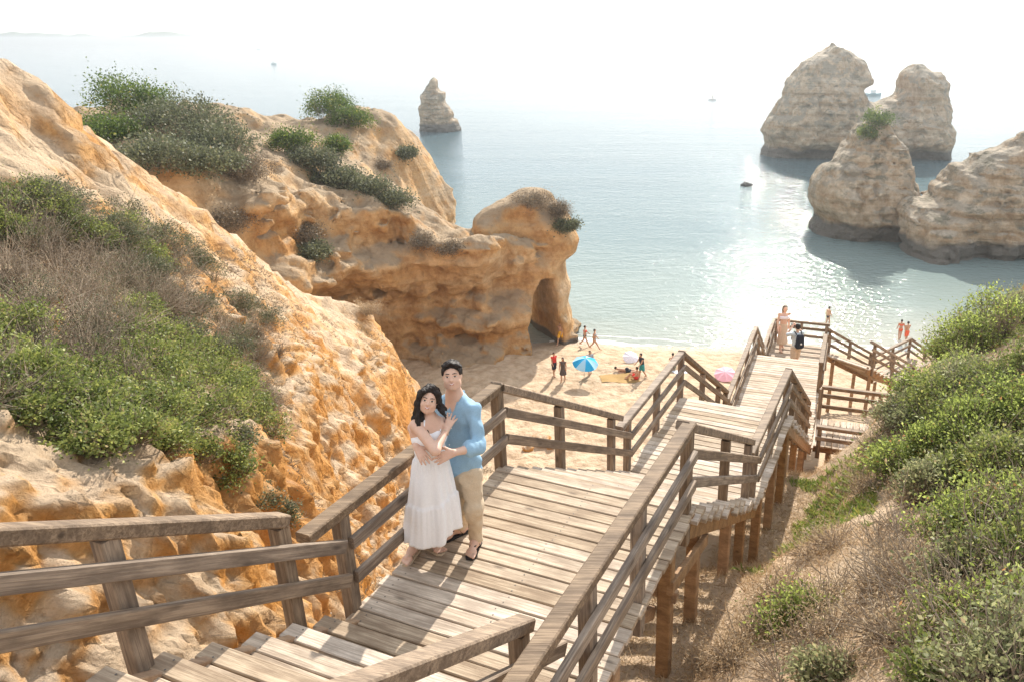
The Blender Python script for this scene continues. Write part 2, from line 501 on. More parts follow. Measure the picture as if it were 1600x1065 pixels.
Va, Fa = foam('a', 0.2, 0.6, 1.7, 0.10); Vb, Fb = foam('b', 1.2, 0.16, 9.1, 0.03)
surf = obj('surf_foam', np.concatenate([Va, Vb]), np.concatenate([Fa, Fb + len(Va)]), M['foam'], None, True)
tag(surf, 'white foam of small waves along the edge of the beach', 'foam', kind='stuff')

# ------------------------------------------------------------------ hillside: cross sections from left to right
#   far left | crest | bank lip | bank foot | ravine floor | ridge left | ridge right | slope | crest | far right
SEC = {
 -6: [(-45, 26), (-17, 23.5), (-10, 21.5), (-8, 19.6), (-7, 19.4), (-6.2, 20.0), (-2.2, 20.0), (1.5, 20.2), (6, 20.6), (40, 23)],
 0:  [(-45, 26), (-16, 23.3), (-8.4, 20.0), (-5.6, 18.3), (-4.9, 18.0), (-4.0, 18.6), (-1.6, 18.4), (1.0, 19.3), (5, 20.2), (40, 22)],
 3:  [(-45, 26), (-15.5, 22.8), (-7.4, 18.9), (-5.1, 17.3), (-4.2, 16.6), (-3.0, 17.4), (-.5, 17.2), (1.2, 18.1), (5, 19.4), (40, 21.5)],
 5:  [(-45, 26), (-15, 22.4), (-6.3, 18.35), (-4.5, 16.2), (-3.3, 15.2), (-2.3, 16.4), (.4, 16.6), (1.6, 17.1), (4.6, 18.5), (40, 21)],
 8:  [(-45, 26), (-15.5, 22.2), (-5.0, 17.25), (-3.7, 14.2), (-2.6, 13.0), (-1.0, 15.8), (1.5, 15.7), (2.7, 16.1), (5.6, 17.3), (40, 20)],
 10: [(-45, 26), (-16, 22.2), (-6.0, 16.7), (-4.6, 13.0), (-3.0, 11.0), (0.0, 14.4), (2.6, 14.5), (3.6, 15.5), (6.2, 16.8), (40, 19)],
 13: [(-45, 26), (-16, 22.1), (-6.6, 15.5), (-4.9, 11.5), (-3.0, 9.2), (1.2, 14.0), (4.0, 14.2), (5.2, 15.5), (7.4, 16.8), (40, 18)],
 15: [(-45, 25), (-15.6, 22.0), (-7.2, 14.9), (-5.4, 10.6), (-2.9, 8.2), (1.9, 12.9), (4.8, 12.7), (6.3, 15.2), (8.4, 16.8), (40, 17.6)],
 17: [(-45, 25), (-15.3, 22.1), (-7.8, 14.2), (-6.0, 9.6), (-2.8, 7.2), (2.6, 11.6), (5.5, 11.8), (8.4, 12.2), (11, 15.4), (40, 17)],
 20: [(-45, 24), (-14.9, 21.8), (-8.6, 13.2), (-6.7, 8.2), (-2.5, 5.8), (3.4, 11.0), (6.6, 10.8), (9.4, 12.0), (12.0, 15.6), (40, 16)],
 22: [(-45, 22), (-15.1, 20.2), (-8.9, 12.3), (-7.0, 7.2), (-2.2, 5.0), (4.0, 10.6), (7.2, 10.2), (10, 10.4), (14, 13.0), (40, 15)],
 26: [(-45, 16), (-16.3, 18.3), (-9.7, 10.8), (-8.0, 5.6), (-1.5, 3.4), (5.2, 9.0), (9.2, 9.0), (13, 8.4), (17, 9.0), (40, 12)],
 30: [(-45, 12), (-15.8, 15.1), (-10.1, 9.0), (-8.7, 4.2), (-1.0, 1.8), (6.5, 7.0), (13, 7.4), (16, 6.4), (20, 6.0), (40, 8)],
 32: [(-45, 10), (-14.6, 13.1), (-10.2, 7.8), (-9.0, 3.2), (-1.0, 0.9), (7, 5.4), (14, 6.2), (17, 5), (22, 4.5), (40, 6)],
 36: [(-45, 8), (-12.6, 9.3), (-10.6, 6.0), (-9.6, 1.5), (-1, -0.2), (8, 2.0), (16, 2.4), (20, 2), (26, 1.5), (40, 3)],
 40: [(-45, 5), (-11.6, 3.9), (-11.0, 2.6), (-10.6, 0.4), (-1, -1), (8, -1), (16, -1), (20, -1), (26, -1), (40, -1)],
 44: [(-45, 2), (-16, 0.5), (-14, -0.5), (-12, -1), (-1, -2), (8, -2), (16, -2), (20, -2), (26, -2), (40, -2)],
 48: [(-45, -2), (-16, -2), (-14, -2), (-12, -2), (-1, -2), (8, -2), (16, -2), (20, -2), (26, -2), (40, -2)]}
_ys = np.array(sorted(SEC)); _sx = np.array([[p[0] for p in SEC[y]] for y in _ys]); _sz = np.array([[p[1] for p in SEC[y]] for y in _ys])
def ground_base(X, Y):
    bx = [np.interp(Y, _ys, _sx[:, j]) for j in range(10)]
    bz = [np.interp(Y, _ys, _sz[:, j]) for j in range(10)]
    z = bz[0] + 0 * X
    for j in range(9):
        t = np.clip((X - bx[j]) / (bx[j + 1] - bx[j]), 0, 1)
        z = np.where(X >= bx[j], bz[j] + t * (bz[j + 1] - bz[j]), z)
    return z
def ground_z(X, Y):
    wx = X + 0.5 * noise3(X * 0.35, Y * 0.35, 0 * X + 2.2); wy = Y + 0.9 * noise3(X * 0.3, Y * 0.3, 0 * X + 7.7)
    z = ground_base(wx, wy)
    left = sstep(-1.5, -4.0, X - (Y - 4.7) * 0.4)
    rough = 0.22 + 0.55 * left
    z = z + rough * (0.34 * fbm(X * 0.33, Y * 0.33, 0 * X, 3) + 0.12 * fbm(X * 1.1, Y * 1.1, 0 * X + 4, 2) + 0.10 * fbm(X * 3.1, Y * 3.1, 0 * X + 4, 3, 0.6))
    # gullies running down the left slope
    g = noise3(X * 0.15 + Y * 0.42, Y * 0.05, 0 * X + 1.5)
    z = z - left * 0.45 * sstep(0.25, 0.8, np.abs(g) * 1.6)
    k = (X - O0[0]) * E1[0] + (Y - O0[1]) * E1[1]; w = (X - O0[0]) * E2[0] + (Y - O0[1]) * E2[1]
    cap = deck_top(k) - 0.75 - np.interp(k, [-1, 0, 2, 6, 30], [0.3, 0.45, 0.45, 0.35, 0.5])
    cover = sstep(-1.2, -0.3, w) * sstep(3.2, 2.3, w) * (Y > 1.5)
    z = np.where(cover > 0, np.minimum(z, cap + (1 - cover) * 3), z)
    return z
xs = [-45.0]
while xs[-1] < 40:
    x = xs[-1]; xs.append(x + (0.055 if -9.5 < x < -1.5 else 0.09 if -1.5 <= x < 8 else 0.06 + 0.035 * max(0, -9.5 - x, x - 8)))
ys = [-5.0]
while ys[-1] < 47:
    y = ys[-1]; ys.append(y + (0.3 if y < 1.5 else 0.055 + 0.0065 * max(0, y - 6)))
X, Y = np.meshgrid(np.array(xs), np.array(ys), indexing='ij')
Z = ground_z(X, Y)
# push the surface along its own normal so that the steep banks get knobs and hollows
dzx = np.gradient(Z, axis=0) / np.gradient(X, axis=0); dzy = np.gradient(Z, axis=1) / np.gradient(Y, axis=1)
nl = np.sqrt(1 + dzx ** 2 + dzy ** 2); nx_, ny_, nz_ = -dzx / nl, -dzy / nl, 1 / nl
steep = sstep(0.9, 0.5, nz_)
left = sstep(-1.0, -3.0, X - (Y - 4.7) * 0.4)
amp = left * (0.05 + 0.24 * steep)
d = amp * (0.55 * fbm(X * 0.8, Y * 0.8, Z * 0.3, 3, 0.55) + 0.55 * fbm(X * 1.7, Y * 1.7, Z * 0.4, 3, 0.6, True) - 0.3 + 0.40 * fbm(X * 5.0, Y * 5.0, Z * 3.6, 3, 0.65)) + left * 0.03 * fbm(X * 7.0, Y * 7.0, Z * 7.0, 2, 0.7)
P = np.stack([X + nx_ * d, Y + ny_ * d, Z + nz_ * d], -1)
hill = obj('hillside', P, grid_faces(*X.shape), M['cliff'], None, True)
tag(hill, kind='structure')
_gx, _gy, _gz = np.array(xs), np.array(ys), Z
def gz(x, y):
    """height of the finished hillside"""
    i = int(np.clip(np.searchsorted(_gx, x) - 1, 0, len(_gx) - 2)); j = int(np.clip(np.searchsorted(_gy, y) - 1, 0, len(_gy) - 2))
    return float(_gz[i, j])
def gzv(x, y):
    i = np.clip(np.searchsorted(_gx, x) - 1, 0, len(_gx) - 2); j = np.clip(np.searchsorted(_gy, y) - 1, 0, len(_gy) - 2)
    return _gz[i, j]

# ------------------------------------------------------------------ rocks as implicit volumes
def rock(name, poly, tops, h, zmax, mat, prof=None, carve=None, nscale=1.0, namp=1.0, strat=0.6, zmin=-1.5, ripple=1.0, extra=None, seed=0.0, lam=0.01, topcap=None):
    poly = np.asarray(poly, float)
    m = 3.0 * nscale
    ax = np.arange(poly[:, 0].min() - m, poly[:, 0].max() + m, h); ay = np.arange(poly[:, 1].min() - m, poly[:, 1].max() + m, h)
    az = np.arange(zmin, zmax + m * 0.6, h)
    X2, Y2 = np.meshgrid(ax, ay, indexing='ij')
    wx = X2 + 1.2 * nscale * noise3(X2 / (5 * nscale) + seed, Y2 / (5 * nscale), 0 * X2); wy = Y2 + 1.2 * nscale * noise3(X2 / (5 * nscale), Y2 / (5 * nscale) + seed, 0 * X2 + 5)
    d2 = poly_sd(wx, wy, poly)
    top = tps([t[:2] for t in tops], [t[2] for t in tops], X2, Y2, lam)
    if topcap is not None: top = np.minimum(top, topcap)
    top = top + 0.5 * nscale * ripple * (fbm(X2 / (3.0 * nscale), Y2 / (3.0 * nscale), 0 * X2 + seed, 4) + 0.7 * fbm(X2 / (1.6 * nscale), Y2 / (1.6 * nscale), 0 * X2 + seed + 3, 3, 0.55, True) - 0.4)
    X3, Y3, Z3 = X2[:, :, None], Y2[:, :, None], az[None, None, :]
    n1 = fbm(X3 / (3.5 * nscale) + seed, Y3 / (3.5 * nscale), Z3 / (3.0 * nscale), 4, 0.5)
    n2 = noise3(X3 / (9 * nscale) + seed, Y3 / (9 * nscale), Z3 / (0.95 * nscale)) + 0.5 * noise3(X3 / (5 * nscale), Y3 / (5 * nscale) + seed, Z3 / (0.4 * nscale))
    side = d2[:, :, None] + namp * 1.0 * nscale * n1 + strat * nscale * n2
    ph = Z3 / (1.45 * nscale) + 0.9 * noise3(X3 / (8 * nscale) + seed, Y3 / (8 * nscale), Z3 / (7 * nscale))
    saw = ph - np.floor(ph)
    side = side + strat * nscale * 0.75 * (saw ** 2 - 0.33)                                  # ledges
    side = side + namp * nscale * (0.30 * noise3(X3 / (1.3 * nscale), Y3 / (1.3 * nscale) + seed, Z3 / (6 * nscale)) + 0.30 * fbm(X3 / (1.1 * nscale), Y3 / (1.1 * nscale), Z3 / (0.9 * nscale), 2, 0.6, True))
    if prof is not None: side = side + prof(Z3)
    f = np.maximum(side, (Z3 - top[:, :, None]) * 0.75)
    k = 0.8 * nscale
    hh = np.clip(0.5 - 0.5 * (side - (Z3 - top[:, :, None]) * 0.75) / k, 0, 1)
    f = f + k * hh * (1 - hh)
    if extra is not None: f = np.minimum(f, extra(X3, Y3, Z3) + 0.5 * namp * nscale * n1)
    if carve is not None: f = np.maximum(f, -(carve(X3, Y3, Z3) + 0.4 * nscale * n1))
    V, Q = surface_nets(f.astype(np.float32), (ax[0], ay[0], az[0]), h)
    return obj(name, V, Q, mat, None, True)

# arch headland on the left of the beach -------------------------------
HP = [(-50, 30), (-30, 33.5), (-24, 35.5), (-19.5, 39.0), (-18.0, 43.0), (-17.2, 46.5), (-15.4, 48.2), (-13.2, 50.2), (-10.5, 50.6), (-7.4, 51.0), (-6.0, 53.4), (-4.2, 54.8), (-2.6, 56.6), (-2.2, 58.6), (-3.4, 61.0), (-6.5, 62.2), (-9.0, 57.4), (-11.2, 58.0), (-12.6, 62), (-14.2, 67), (-16.0, 72), (-22, 77), (-50, 84)]
HT = [(*at(300, 262, 40)[:2], at(300, 262, 40)[2]), at(180, 225, 44), at(380, 290, 40), at(420, 300, 42), at(440, 292, 45), at(540, 312, 48.5), at(630, 330, 50.5), at(690, 372, 51.5), at(740, 378, 52.8), at(795, 362, 53), at(760, 376, 56.5), at(840, 372, 58), at(870, 378, 58.5), at(895, 385, 57.5), at(500, 245, 55), at(560, 262, 57), at(620, 300, 58), at(600, 200, 68), at(630, 212, 69), at(655, 275, 68), at(685, 348, 67), at(490, 195, 66), at(420, 185, 62), at(345, 172, 58), at(260, 185, 50), at(120, 200, 46), at(430, 232, 54), (-40, 42, 15), (-50, 60, 13.5), (-45, 78, 12), (-28, 76, 13), (-30, 34, 12), (-10.0, 57.0, 8.6), (-20, 40, 12.5), (-22, 37, 9.0)]
HT = [tuple(map(float, t)) for t in HT]
def hprof(z):
    # overhanging ledge at mid height, undercut foot, small outward toe
    return 0.9 * np.exp(-((z - 4.6) / 1.6) ** 2) - 0.55 * np.exp(-((z - 8.2) / 1.3) ** 2) - 0.5 * np.exp(-((z - 0.2) / 1.1) ** 2) + 0.35 * np.exp(-((z - 2.0) / 0.8) ** 2)
def hcarve(x, y, z):
    # tunnel behind the right leg of the arch, running back and to the left
    ax_, ay_ = -4.9, 54.2
    dx, dy = -0.45, 0.89
    u = (x - ax_) * dx + (y - ay_) * dy; v = (x - ax_) * dy - (y - ay_) * dx
    wid = 1.25 * np.clip(1 - (z / 6.3) ** 2, 0, 1) ** 0.7
    t1 = np.maximum(np.abs(v - 0.10 * z) - wid, np.maximum(z - 5.6, -u - 4))
    # shallow cave under the overhang
    t2 = np.sqrt(((x + 15.2) / 2.6) ** 2 + ((y - 48.6) / 2.0) ** 2 + ((z - 2.2) / 3.6) ** 2) - 1
    t3 = np.sqrt(((x + 15.6) / 0.5) ** 2 + ((y - 48.4) / 1.6) ** 2 + ((z - 6.2) / 0.45) ** 2) - 1
    return np.minimum(t1, np.minimum(t2 * 1.6, t3 * 0.5))
KN = np.array([(at(u, v, 57)[0], at(u, v, 57)[2]) for u, v in [(733, 440), (735, 372), (739, 338), (764, 326), (788, 306), (812, 296), (836, 297), (862, 308), (884, 328), (893, 346), (904, 372), (902, 394), (892, 410), (895, 432), (901, 446), (897, 480), (888, 515), (884, 545), (733, 600)]])
KN[0, 1] = 4; KN[-1, 1] = -3; KN[-2, 1] = -3
def knob(x, y, z):
    X2, Z2 = np.broadcast_arrays(x[:, :1, :] + 0 * z, z + 0 * x[:, :1, :])
    sd = poly_sd(X2 + 0.35 * noise3(X2 / 1.5, Z2 / 1.5, 0 * X2), Z2 + 0.3 * noise3(X2 / 1.5, Z2 / 1.5, 0 * X2 + 6), KN)
    D = np.minimum(3.6 - 0.08 * Z2, 0.9 + 1.9 * np.sqrt(np.clip(-sd, 0, 9)))
    b_ = np.abs(y - 57.0 - 0.08 * z) - D + 0.35 * np.exp(-((z - 4.9) / 0.8) ** 2) + 0.25 * noise3(x / 6, y / 6, z / 0.9)
    k = 0.8; hh = np.clip(0.5 - 0.5 * (b_ - sd) / k, 0, 1)
    return b_ * (1 - hh) + sd * hh + k * hh * (1 - hh)
headland = rock('headland', HP, HT, 0.23, 19.5, M['headland'], hprof, hcarve, extra=knob, nscale=1.0, namp=0.95, strat=0.26, ripple=0.9)
tag(headland, kind='structure')

# sea stacks: outline across the view, own depth along it ---------------
def px(u, v, y): return tuple(map(float, at(u, v, y)))
def stack(name, outline, yc, d0, d1, h, mat, ns, seed, namp=1.0, strat=0.5, foot=0.9, lean=0.0):
    """upright rock: outline (x, z) traced at distance yc, half depth d0 at the water and d1 at the top"""
    po = np.array([(px(u, v, yc)[0], px(u, v, yc)[2]) for u, v in outline])
    po[0, 1] = po[-1, 1] = -2.5
    zt = po[:, 1].max()
    m = 2.2 * ns
    ax = np.arange(po[:, 0].min() - m, po[:, 0].max() + m, h); ay = np.arange(yc - d0 - m, yc + d0 + m, h); az = np.arange(-1.5, zt + m, h)
    X2, Z2 = np.meshgrid(ax, az, indexing='ij')
    wz = Z2 + 0.5 * ns * noise3(X2 / (2.2 * ns), Z2 / (2.2 * ns), 0 * X2 + seed); wx = X2 + 0.6 * ns * noise3(X2 / (2.2 * ns), Z2 / (2.2 * ns), 0 * X2 + seed + 4)
    sd2 = poly_sd(wx, wz, po)
    X3, Y3, Z3 = ax[:, None, None], ay[None, :, None], az[None, None, :]
    D = d1 + (d0 - d1) * np.clip(1 - Z2 / zt, 0, 1) ** 0.8
    D = np.minimum(D, 0.1 * d0 + 1.15 * np.sqrt(np.clip(-sd2 - 0.1 * ns, 0, 50) * d0))[:, None, :]
    yy = Y3 - yc - lean * Z3 - 1.4 * ns * noise3(X3 / (7 * ns) + seed, 0 * Y3, Z3 / (9 * ns))
    dep = np.abs(yy) - D
    S2 = sd2[:, None, :]
    n1 = fbm(X3 / (3.2 * ns) + seed, Y3 / (3.2 * ns), Z3 / (2.6 * ns), 4, 0.55)
    ph = Z3 / (1.5 * ns) + 0.5 * noise3(X3 / (9 * ns), Y3 / (9 * ns) + seed, Z3 / (8 * ns)) + 0.02 * X3 / ns
    saw = ph - np.floor(ph)
    band = noise3(X3 / (14 * ns), Y3 / (14 * ns) + seed, Z3 / (0.9 * ns))
    rd = fbm(X3 / (1.5 * ns), Y3 / (1.5 * ns), Z3 / (1.3 * ns) + seed, 3, 0.55, True)
    rough = namp * ns * (0.5 * n1 + 0.36 * rd + 0.3 * noise3(X3 / (1.4 * ns), Y3 / (1.4 * ns), Z3 / (6 * ns))) + strat * ns * (0.8 * (saw ** 3 - 0.25) + 0.5 * band) + 0.12 * ns
    rough = rough + foot * np.exp(-((Z3 - 1.3) / 1.1) ** 2)                     # undercut by the sea
    a_, b_ = S2 + 0.45 * rough, dep + rough
    k = 0.5 * ns; hh = np.clip(0.5 - 0.5 * (b_ - a_) / k, 0, 1)
    f = b_ * (1 - hh) + a_ * hh + k * hh * (1 - hh)
    V, Q = surface_nets(f.astype(np.float32), (ax[0], ay[0], az[0]), h)
    return obj(name, V, Q, mat, None, True)
BIG = [(1190, 262), (1188, 236), (1196, 226), (1191, 206), (1200, 186), (1212, 163), (1227, 138), (1238, 112), (1254, 92), (1276, 82), (1300, 71), (1324, 80), (1346, 92), (1350, 105), (1359, 118), (1356, 132), (1347, 140), (1352, 150), (1362, 157), (1378, 157), (1392, 150), (1404, 138), (1403, 122), (1411, 108), (1428, 101), (1448, 103), (1466, 113), (1480, 130), (1487, 150), (1489, 172), (1482, 195), (1485, 215), (1478, 245), (1476, 262)]
o = stack('sea_stack', BIG, 160, 11, 4.0, 0.38, M['stack'], 1.25, 3.3, namp=1.2, strat=0.5)
tag(o, 'large pale double-humped sea stack with a deep notch between its humps', 'rock')
POINT = [(1272, 350), (1266, 305), (1270, 286), (1288, 268), (1303, 252), (1322, 228), (1336, 205), (1352, 190), (1370, 182), (1386, 190), (1400, 212), (1412, 237), (1425, 266), (1436, 292), (1446, 308), (1460, 318), (1470, 400)]
o = stack('sea_stack', POINT, 93, 7.5, 1.2, 0.25, M['stack'], 0.9, 8.1, namp=1.35, strat=0.35, lean=0.12)
tag(o, 'pointed tan rock with a dark bush on its tip in front of the double-humped stack', 'rock')
MASS = [(1404, 410), (1398, 360), (1412, 338), (1430, 322), (1456, 312), (1470, 293), (1492, 283), (1502, 266), (1522, 262), (1542, 246), (1566, 234), (1602, 216), (1660, 204), (1760, 215), (1760, 420)]
o = stack('rock_mass', MASS, 84, 7, 2.0, 0.25, M['stack'], 0.95, 5.9, namp=1.25, strat=0.75, lean=0.25)
tag(o, 'banded tan rock mass with layered ledges at the right edge of the water', 'rock')
NEEDLE = [(657, 215), (655, 184), (654, 170), (659, 150), (661, 143), (669, 132), (674, 122), (678, 119), (683, 126), (688, 138), (690, 142), (697, 143), (697, 158), (700, 166), (708, 176), (707, 182), (716, 186), (720, 196), (720, 215)]
o = stack('sea_stack', NEEDLE, 205, 5.5, 1.6, 0.26, M['stack'], 0.8, 1.2, strat=0.55, foot=0.1)
tag(o, 'lone needle-shaped sea stack standing in open water', 'rock')
# small black rock awash
def pebble(name, c, r, mat, seed, n=14, lump=0.35, parent=None, sq=(1, 1, 0.7)):
    th = np.linspace(0, 2 * math.pi, n, endpoint=False); ph = np.linspace(0.05, math.pi - 0.05, n // 2 + 2)
    T, Pp = np.meshgrid(th, ph, indexing='ij')
    d = np.stack([np.cos(T) * np.sin(Pp), np.sin(T) * np.sin(Pp), np.cos(Pp)], -1)
    rr = 1 + lump * fbm(d[..., 0] * 1.5 + seed, d[..., 1] * 1.5, d[..., 2] * 1.5, 3)
    V = d * rr[..., None] * r * np.array(sq) + np.array(c)
    m = len(ph); Fc = []
    for i in range(n):
        for j in range(m - 1): Fc.append((i * m + j, i * m + j + 1, ((i + 1) % n) * m + j + 1, ((i + 1) % n) * m + j))
    Fc.append(tuple(i * m for i in range(n))); Fc.append(tuple(reversed([i * m + m - 1 for i in range(n)])))
    return obj(name, V, Fc, mat, parent, True)
M['dark_rock'] = mat_plain('wet_dark_rock', (0.035, 0.037, 0.035), 0.6, 0.4, 0.5, 2.0, 0.5)
p_ = on(1166, 291, 0.0)
tag(pebble('awash_rock', (p_[0], p_[1], 0.15), 0.75, M['dark_rock'], 2.0, 16, 0.6, None, (1.1, 0.8, 0.7)), 'small black rock breaking the calm water', 'rock')
# orange knob at the right edge
kz = at(1600, 440, 20)
o = pebble('orange_rock', (kz[0] + 0.42, 20.2, kz[2] - 1.15), 0.46, M['cliff'], 4.0, 26, 0.28, None, (0.95, 1.0, 3.3))
tag(o, 'weathered orange rock standing above the green shrubs at the right edge', 'rock')

# far coast -------------------------------------------------------------
M['coast'] = mat_plain('far_coast', (0.24, 0.27, 0.24), 0.9, 0.1, 0.3, 0.01)
xs_ = np.linspace(-5200, 1500, 240)
hh = 10 + 46 * sstep(-1200, -2600, xs_) * (0.75 + 0.4 * noise3(xs_ / 260.0, 0 * xs_, 0 * xs_)) + 7 * noise3(xs_ / 60.0, 0 * xs_ + 3, 0 * xs_) + 16 * sstep(-2000, -600, xs_) * sstep(1500, 400, xs_) * (0.5 + 0.5 * noise3(xs_ / 140.0, 0 * xs_, 0 * xs_ + 4))
V = []; yy = 4300.0
for x, h_ in zip(xs_, hh):
    V += [(x, yy, -2), (x, yy + 40, h_ * 0.6), (x, yy + 120, h_), (x, yy + 700, -2)]
Fc = []
for i in range(len(xs_) - 1):
    for j in range(3): Fc.append((i * 4 + j, i * 4 + 4 + j, i * 4 + 5 + j, i * 4 + 1 + j))
tag(obj('hills', V, Fc, M['coast'], None, True), kind='structure')
# ------------------------------------------------------------------ wooden stairway
stair = empty('wooden_staircase', tuple(dk(0, 0, gz(*dk(0, 0, 0)[:2]))))
tag(stair, 'long weathered wooden staircase with landings and rails going down to the beach', 'staircase')
_inv = Matrix.Translation(-stair.location)
bpy.context.view_layer.update()

M['screw'] = mat_plain('dull_screw_steel', (0.10, 0.085, 0.075), 0.5, 0.4, 0.2)
def plank_mesh(L, w, th, seed):
    """one board: worn edges, slightly cupped, split ends; long axis x, top at z = 0"""
    rg = random.Random(seed)
    n = 5; b = 0.007
    prof = [(-w / 2 + b, -th), (w / 2 - b, -th), (w / 2, -th + b), (w / 2, -b), (w / 2 - b, 0), (0, -0.002 * rg.random()), (-w / 2 + b, 0), (-w / 2, -b), (-w / 2, -th + b)]
    m = len(prof); V = []; Fc = []
    e0, e1 = rg.uniform(-0.008, 0.008), rg.uniform(-0.008, 0.008)
    for i in range(n):
        t = i / (n - 1); x = -L / 2 + L * t + (e0 if i == 0 else e1 if i == n - 1 else 0)
        dz = rg.uniform(-0.002, 0.002); dy = rg.uniform(-0.002, 0.002)
        V += [(x, y + dy, z + dz) for y, z in prof]
    for i in range(n - 1):
        Fc += [(i * m + k, i * m + (k + 1) % m, (i + 1) * m + (k + 1) % m, (i + 1) * m + k) for k in range(m)]
    Fc += [tuple(reversed(range(m))), tuple(range((n - 1) * m, n * m))]
    Fc = [tuple(reversed(f)) for f in Fc]; ns_ = len(Fc)
    for sx in (-1, 0, 1):                                       # screw heads
        for sy in (-1, 1):
            cx_, cy_ = sx * (L / 2 - 0.12) + rg.uniform(-0.01, 0.01), sy * w * 0.26; b0 = len(V)
            V += [(cx_ + 0.0065 * math.cos(q * 1.0472), cy_ + 0.0065 * math.sin(q * 1.0472), 0.0025) for q in range(6)]
            Fc.append(tuple(range(b0, b0 + 6)))
    me = mesh('plank', V, Fc)
    me['screws'] = ns_
    return me
_pl = {}
def plank(L, w, th, i, mat):
    key = (round(L, 2), round(w, 3), round(th, 3), i % 5, mat.name)
    if key not in _pl:
        _pl[key] = plank_mesh(L, w, th, hash(key[:4]) % 9999); _pl[key].materials.append(mat); _pl[key].materials.append(M['screw'])
        for i_, p_ in enumerate(_pl[key].polygons):
            if i_ >= _pl[key]['screws']: p_.material_index = 1
    return _pl[key]
def put(me, name, loc, ex, parent, ez=(0, 0, 1), jit=0.0):
    """place a shared mesh with its x axis along ex (world), under parent"""
    x = Vector(ex).normalized(); z = Vector(ez).normalized(); y = z.cross(x).normalized(); z = x.cross(y)
    Mx = Matrix((x, y, z)).transposed().to_4x4(); Mx.translation = Vector(loc)
    if jit: Mx = Mx @ Matrix.Rotation(random.gauss(0, jit), 4, 'Z') @ Matrix.Rotation(random.gauss(0, jit * 0.6), 4, 'X')
    o = bpy.data.objects.new(name, me); COL.objects.link(o)
    o.parent = parent
    o.matrix_local = Matrix.Translation(-PW[parent.name]) @ Mx
    return o
PW = {stair.name: Vector(stair.location)}
def part(mb, name, mat, smooth=False, parent=None):
    parent = parent or stair
    o = mb.build(name, mat, None, smooth)
    o.parent = parent; o.location = -PW[parent.name]
    PW[o.name] = Vector((0, 0, 0))
    return o

def boards_along(partname, a, b, wdir, width, z, pitch=0.143, over=0.0, frame=True):
    """level landing: boards across, laid from a to b (xy), wdir = unit vector to the right"""
    a = np.array([*a[:2], z]); b = np.array([*b[:2], z]); d = b - a; L = np.linalg.norm(d); d = d / L
    mb = MB()
    for w in (0.12, width / 2, width - 0.12):
        mb.bar(a + wdir * w + d * 0.03 - [0, 0, 0.13], b + wdir * w - d * 0.03 - [0, 0, 0.13], 0.07, 0.17)
    for t in (0.06, L - 0.06):
        mb.bar(a + wdir * 0.17 + d * t - [0, 0, 0.131], a + wdir * (width - 0.17) + d * t - [0, 0, 0.131], 0.06, 0.16)
    fr = part(mb, partname, M['prop'])
    n = max(1, int(round(L / pitch))); p = L / n
    for i in range(n):
        c = a + d * (i + 0.5) * p + wdir * (width / 2 + random.gauss(0, 0.008))
        c[2] += random.uniform(-0.003, 0.003)
        put(plank(width, p - 0.011, 0.042, random.randrange(5), M['deck']), 'plank', c, wdir, fr, jit=0.0018)
    return fr
def flight(a, b, wdir, width, n, z0, z1, double=True):
    """steps from a (z0) down or up to b (z1): stringers with two boards per tread"""
    a = np.array([a[0], a[1], 0.0]); b = np.array([b[0], b[1], 0.0]); d = b - a; L = np.linalg.norm(d); d = d / L
    A = a + [0, 0, z0]; B = b + [0, 0, z1]
    mb = MB()
    for w in (0.09, width - 0.09):
        mb.bar(A + wdir * w - [0, 0, 0.24], B + wdir * w - [0, 0, 0.20], 0.075, 0.24)
        for i in range(n):                                    # cleats that carry the treads
            zt = z0 + (z1 - z0) * (i + (1 if z1 < z0 else 0)) / n
            c = a + d * (i + 0.5) * L / n + wdir * w
            mb.bar(c - d * (L / n * 0.42) + [0, 0, zt - 0.085], c + d * (L / n * 0.42) + [0, 0, zt - 0.085], 0.06, 0.075)
    fr = part(mb, 'stair_flight', M['prop'])
    tr = L / n
    for i in range(n):
        zt = z0 + (z1 - z0) * (i + (1 if z1 < z0 else 0)) / n
        for q in (0, 1):
            c = a + d * ((i + 0.25 + 0.5 * q) * tr) + wdir * (width / 2 + random.gauss(0, 0.012)) + [0, 0, zt + random.uniform(-0.004, 0.003)]
            put(plank(width, tr / 2 - 0.012, 0.045, random.randrange(5), M['deck']), 'tread_board', c, wdir, fr, jit=0.003)
    return fr
def post_mesh(L, s, i):
    mb = MB(); mb.box((0, 0, 0), L, s, s, None, 0.008); return mesh('post', mb.V, mb.F)
_ps = {}
